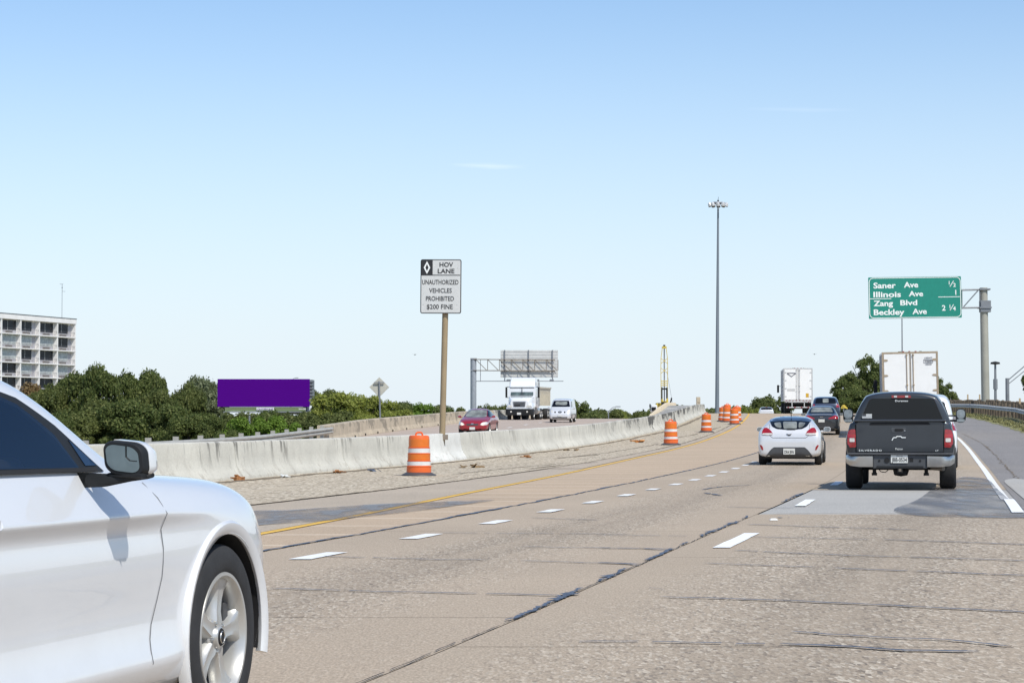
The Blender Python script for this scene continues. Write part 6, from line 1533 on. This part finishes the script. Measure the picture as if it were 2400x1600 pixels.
    for x in (.36, -.36):
        MB().loft([[(x+a*w_, y+b*.05, z) for a, b in RR8] for y, z, w_ in ((-2.02, .78, .25), (-2.10, 1.0, .23), (-2.17, 1.12, .17))]).build('seat_back', m_seat, t, smooth=50)
        MB().loft([[(x+a*w_, y+b*.045, z) for a, b in RR8] for y, z, w_ in ((-2.17, 1.14, .10), (-2.18, 1.19, .13), (-2.19, 1.245, .10))]).build('headrest', m_seat, t, smooth=50)
    MB().lathe([(.165, -.012), (.18, 0), (.165, .012), (.155, 0)], 28, Matrix.Translation((-.36, -1.50, .985)) @ Matrix.Rotation(R(65), 4, 'X')).build('steering_wheel', m_black, t, smooth=40)
    MB().box((0, -1.28, .99), (1.3, .35, .12)).build('dashboard', m_grey_plastic, t, bevel=.03)
    sw = k.patch('side_window', [(-2.60, 1.022), (-1.13, 1.012), (-1.20, 1.123), (-1.352, 1.222), (-1.555, 1.283), (-2.1, 1.296), (-2.60, 1.22)], 'right', m_tint, t, .008, gs=.05, skirt=.006)
    k.patch('quarter_glass', [(-1.07, 1.018), (-.975, 1.018), (-1.06, 1.075), (-1.105, 1.105)], 'right', m_glass_blue, t, .008, gs=.04)
    k.seam([(-2.6, 1.008), (-1.0, 1.003)], .014, 'right', t, m_black, 'belt_seal', .012)
    k.patch('windshield', [(-.62, -.98), (.62, -.98), (.50, -1.42), (-.50, -1.42)], 'top', m_glass, t, .006, gs=.08)
    m_gap = M('door gap shadow', (.16, .165, .17), .9)
    k.seam([(-.635, .955), (-.60, .90), (-.585, .845), (-.60, .79), (-.59, .72), (-.60, .62), (-.635, .54), (-.69, .46), (-.72, .41), (-.735, .37), (-.74, .33)], .006, 'right', t, m_gap, 'door_gap', .0015)
    k.seam([(-.74, .33), (-.74, .25), (-.80, .20), (-1.6, .185), (-2.2, .18)], .006, 'right', t, m_gap, 'door_gap', .0015)
    # door handle
    MB().loft([[(.925+q, y, .865+b*.028) for q, b in ((0, -1), (.03, -.8), (.035, .2), (0, 1))] for y in (-1.93, -2.0, -2.12)]).build('door_handle', m_coupe, t, smooth=60)
    k.patch('handle_recess', round_poly([(-1.87, .84), (-1.87, .90), (-2.1, .90), (-2.1, .84)], .03), 'right', m_coupe, t, .003)
    # arch lip (rolled edge round the wheel opening)
    def arc(prof, a0, a1, n=40):
        rings = []
        for i in range(n+1):
            a = R(a0+(a1-a0)*i/n); rings.append([(x, r*math.cos(a), .362+r*math.sin(a)) for r, x in prof])
        return rings
    MB().loft(arc([(.386, .935), (.383, .946), (.386, .950), (.418, .960), (.426, .960), (.436, .948), (.436, .92), (.40, .92)], -14, 203)).build('wheel_arch_lip', m_coupe, t, smooth=45)
    MB().loft(arc([(.390, .55), (.390, .94), (.40, .94), (.40, .55)], -12, 208)).build('wheel_well', m_black, t)
    MB().box((.66, 0, .44), (.04, .72, .6)).build('well_liner', m_black, t)
    # wheel
    w = empty('wheel', (.822, 0, .355), parent=t); r, W_ = .352, .235; rv = .243
    MB().lathe([(rv-.004, -W_/2+.01), (r*.88, -W_/2), (r*.97, -W_*.44), (r, -W_*.36), (r, W_*.36), (r*.985, W_*.42), (r*.955, W_*.465), (r*.90, W_*.495), (r*.82, W_*.505), (r*.75, W_*.50), (rv+.012, W_/2-.004), (rv, W_/2-.012), (rv-.01, W_/2-.03), (rv-.01, -W_/2+.03)], 96, RX.to_4x4()).build('tyre', m_rubber, w, smooth=45)
    rim = MB().lathe([(rv+.004, W_/2-.010), (rv+.002, W_/2-.004), (rv-.010, W_/2-.004), (rv-.016, W_/2-.012), (rv-.022, W_/2-.05), (rv-.030, W_/2-.10), (rv-.030, -W_/2+.02)], 72, RX.to_4x4())
    rim.build('rim', m_alloy, w, smooth=40)
    for i in range(5):
        a0 = R(79-72*i); c_ = Vector((0, math.cos(a0), math.sin(a0))); tt = Vector((0, -math.sin(a0), math.cos(a0))); secs = []
        for rr, hw, hi, zo in ((.035, .036, .024, .086), (.065, .038, .026, .089), (.10, .035, .021, .083), (.145, .037, .022, .083), (.185, .047, .030, .086), (.212, .066, .044, .091), (.228, .092, .064, .093)):
            c = c_*rr
            secs.append([c-tt*hw+Vector((zo-.045, 0, 0)), c-tt*hw*.92+Vector((zo-.012, 0, 0)), c-tt*hi+Vector((zo, 0, 0)), c-tt*hi*.35+Vector((zo-.004, 0, 0)), c+tt*hi*.35+Vector((zo-.004, 0, 0)), c+tt*hi+Vector((zo, 0, 0)), c+tt*hw*.92+Vector((zo-.012, 0, 0)), c+tt*hw+Vector((zo-.045, 0, 0))])
        MB().loft(secs).build('spoke', m_alloy, w, smooth=50)
        a1 = a0+R(36); c = Vector((0, math.cos(a1), math.sin(a1)))*.057
        MB().lathe([(0, .014), (.008, .012), (.011, 0), (.011, -.03)], 8, Matrix.Translation(c+Vector((.080, 0, 0))) @ RX.to_4x4()).build('lug_nut', m_chrome, w, smooth=40)
    MB().lathe([(.075, .03), (.074, .074), (.066, .082), (.046, .083), (.040, .098), (.034, .101)], 32, RX.to_4x4()).build('hub', m_alloy, w, smooth=35)
    MB().lathe([(.034, .098), (.031, .104), (.0, .105)], 24, RX.to_4x4()).build('centre_cap', m_black, w, smooth=30)
    MB().lathe([(.021, .106), (.022, .109), (.024, .106)], 24, RX.to_4x4()).build('centre_ring', m_chrome, w)
    MB().lathe([(.165, .015), (.165, .03), (.06, .03)], 40, RX.to_4x4()).build('brake_disc', M('grey brake disc', (.12, .115, .11), .4, .7), w)
    MB().lathe([(.215, -.02), (0, -.02)], 30, RX.to_4x4()).build('hub_back', m_black, w)
    MB().box((.03, .15, .04), (.06, .05, .16)).build('brake_caliper', m_grey_plastic, w)
    MB().cyl((-.94, 0, .355), (-.70, 0, .355), .352, n=40).build('far_tyre', m_rubber, t)
    wheel(t, .82, -2.72, .355, .352, .235, 1)
    # mirror
    mr = empty('side_mirror', (1.02, -1.13, 1.047), parent=t); mr.rotation_euler = (0, 0, R(-4))
    def oc(sx_, sz_, y, dx=0, dz=0, tilt=.10, n=8):
        o = []
        for a, b in rrect(2, 2, .62, n): o.append((a*sx_+dx-b*.006, y+a*.012, b*sz_+dz-(a*.007)))
        return o
    MB().loft([oc(.064, .052, -.03), oc(.070, .057, -.018), oc(.072, .058, .01, .001), oc(.070, .056, .03, .003)]).build('mirror_rim', m_plastic, mr, smooth=45)
    MB().loft([oc(.071, .0575, .004, .003, .002), oc(.074, .058, .03, .005, .003), oc(.066, .050, .065, .006, 0), oc(.048, .037, .09, .003, -.002), oc(.02, .018, .105, -.004, -.005)]).build('mirror_shell', m_coupe, mr, smooth=60)
    gl_ = MB().loft([oc(.054, .043, -.031), oc(.054, .043, -.034)]).build('mirror_glass', M('grey mirror glass', (.17, .20, .215), .05, .9, var=.15, scale=12), mr)
    rr_ = oc(.068, .054, -.0315)
    P = [(.012, .041), (.013, .006), (.026, -.006), (.048, -.008)]
    sm = MB()
    for a_, b_ in zip(P, P[1:]): sm.cyl((a_[0], -.036, a_[1]), (b_[0], -.036, b_[1]), .0016, n=4)
    sm.build('blind_spot_edge', m_plastic, mr)
    MB().loft([[(x0+a*.5*w0, y, z0_+b*.5*h0) for a, b in RR8] for x0, y, z0_, w0, h0 in ((.04, .02, -.060, .08, .018), (-.02, .0, -.064, .11, .026), (-.09, -.03, -.072, .10, .045), (-.15, -.03, -.072, .08, .05))], caps=True).build('mirror_foot', m_plastic, mr, smooth=50)
    MB().loft([[(x0, .02+a*.05, -.056+b*.010) for a, b in RR8] for x0 in (-.06, .0, .066)]).build('mirror_underside', m_plastic, mr, smooth=50)
    shadow_pan(t, 1.5, -3.5, .6, .16)
    return t
cp = coupe()
u_ = Vector((math.sin(R(13.8)), math.cos(R(13.8)), 0)); n_ = Vector((u_.y, -u_.x, 0))
q_ = Vector((-1.09, 8.8, 0))-n_*.94
cp.location = (q_.x, q_.y, .012); cp.rotation_euler = (0, 0, -R(13.8))
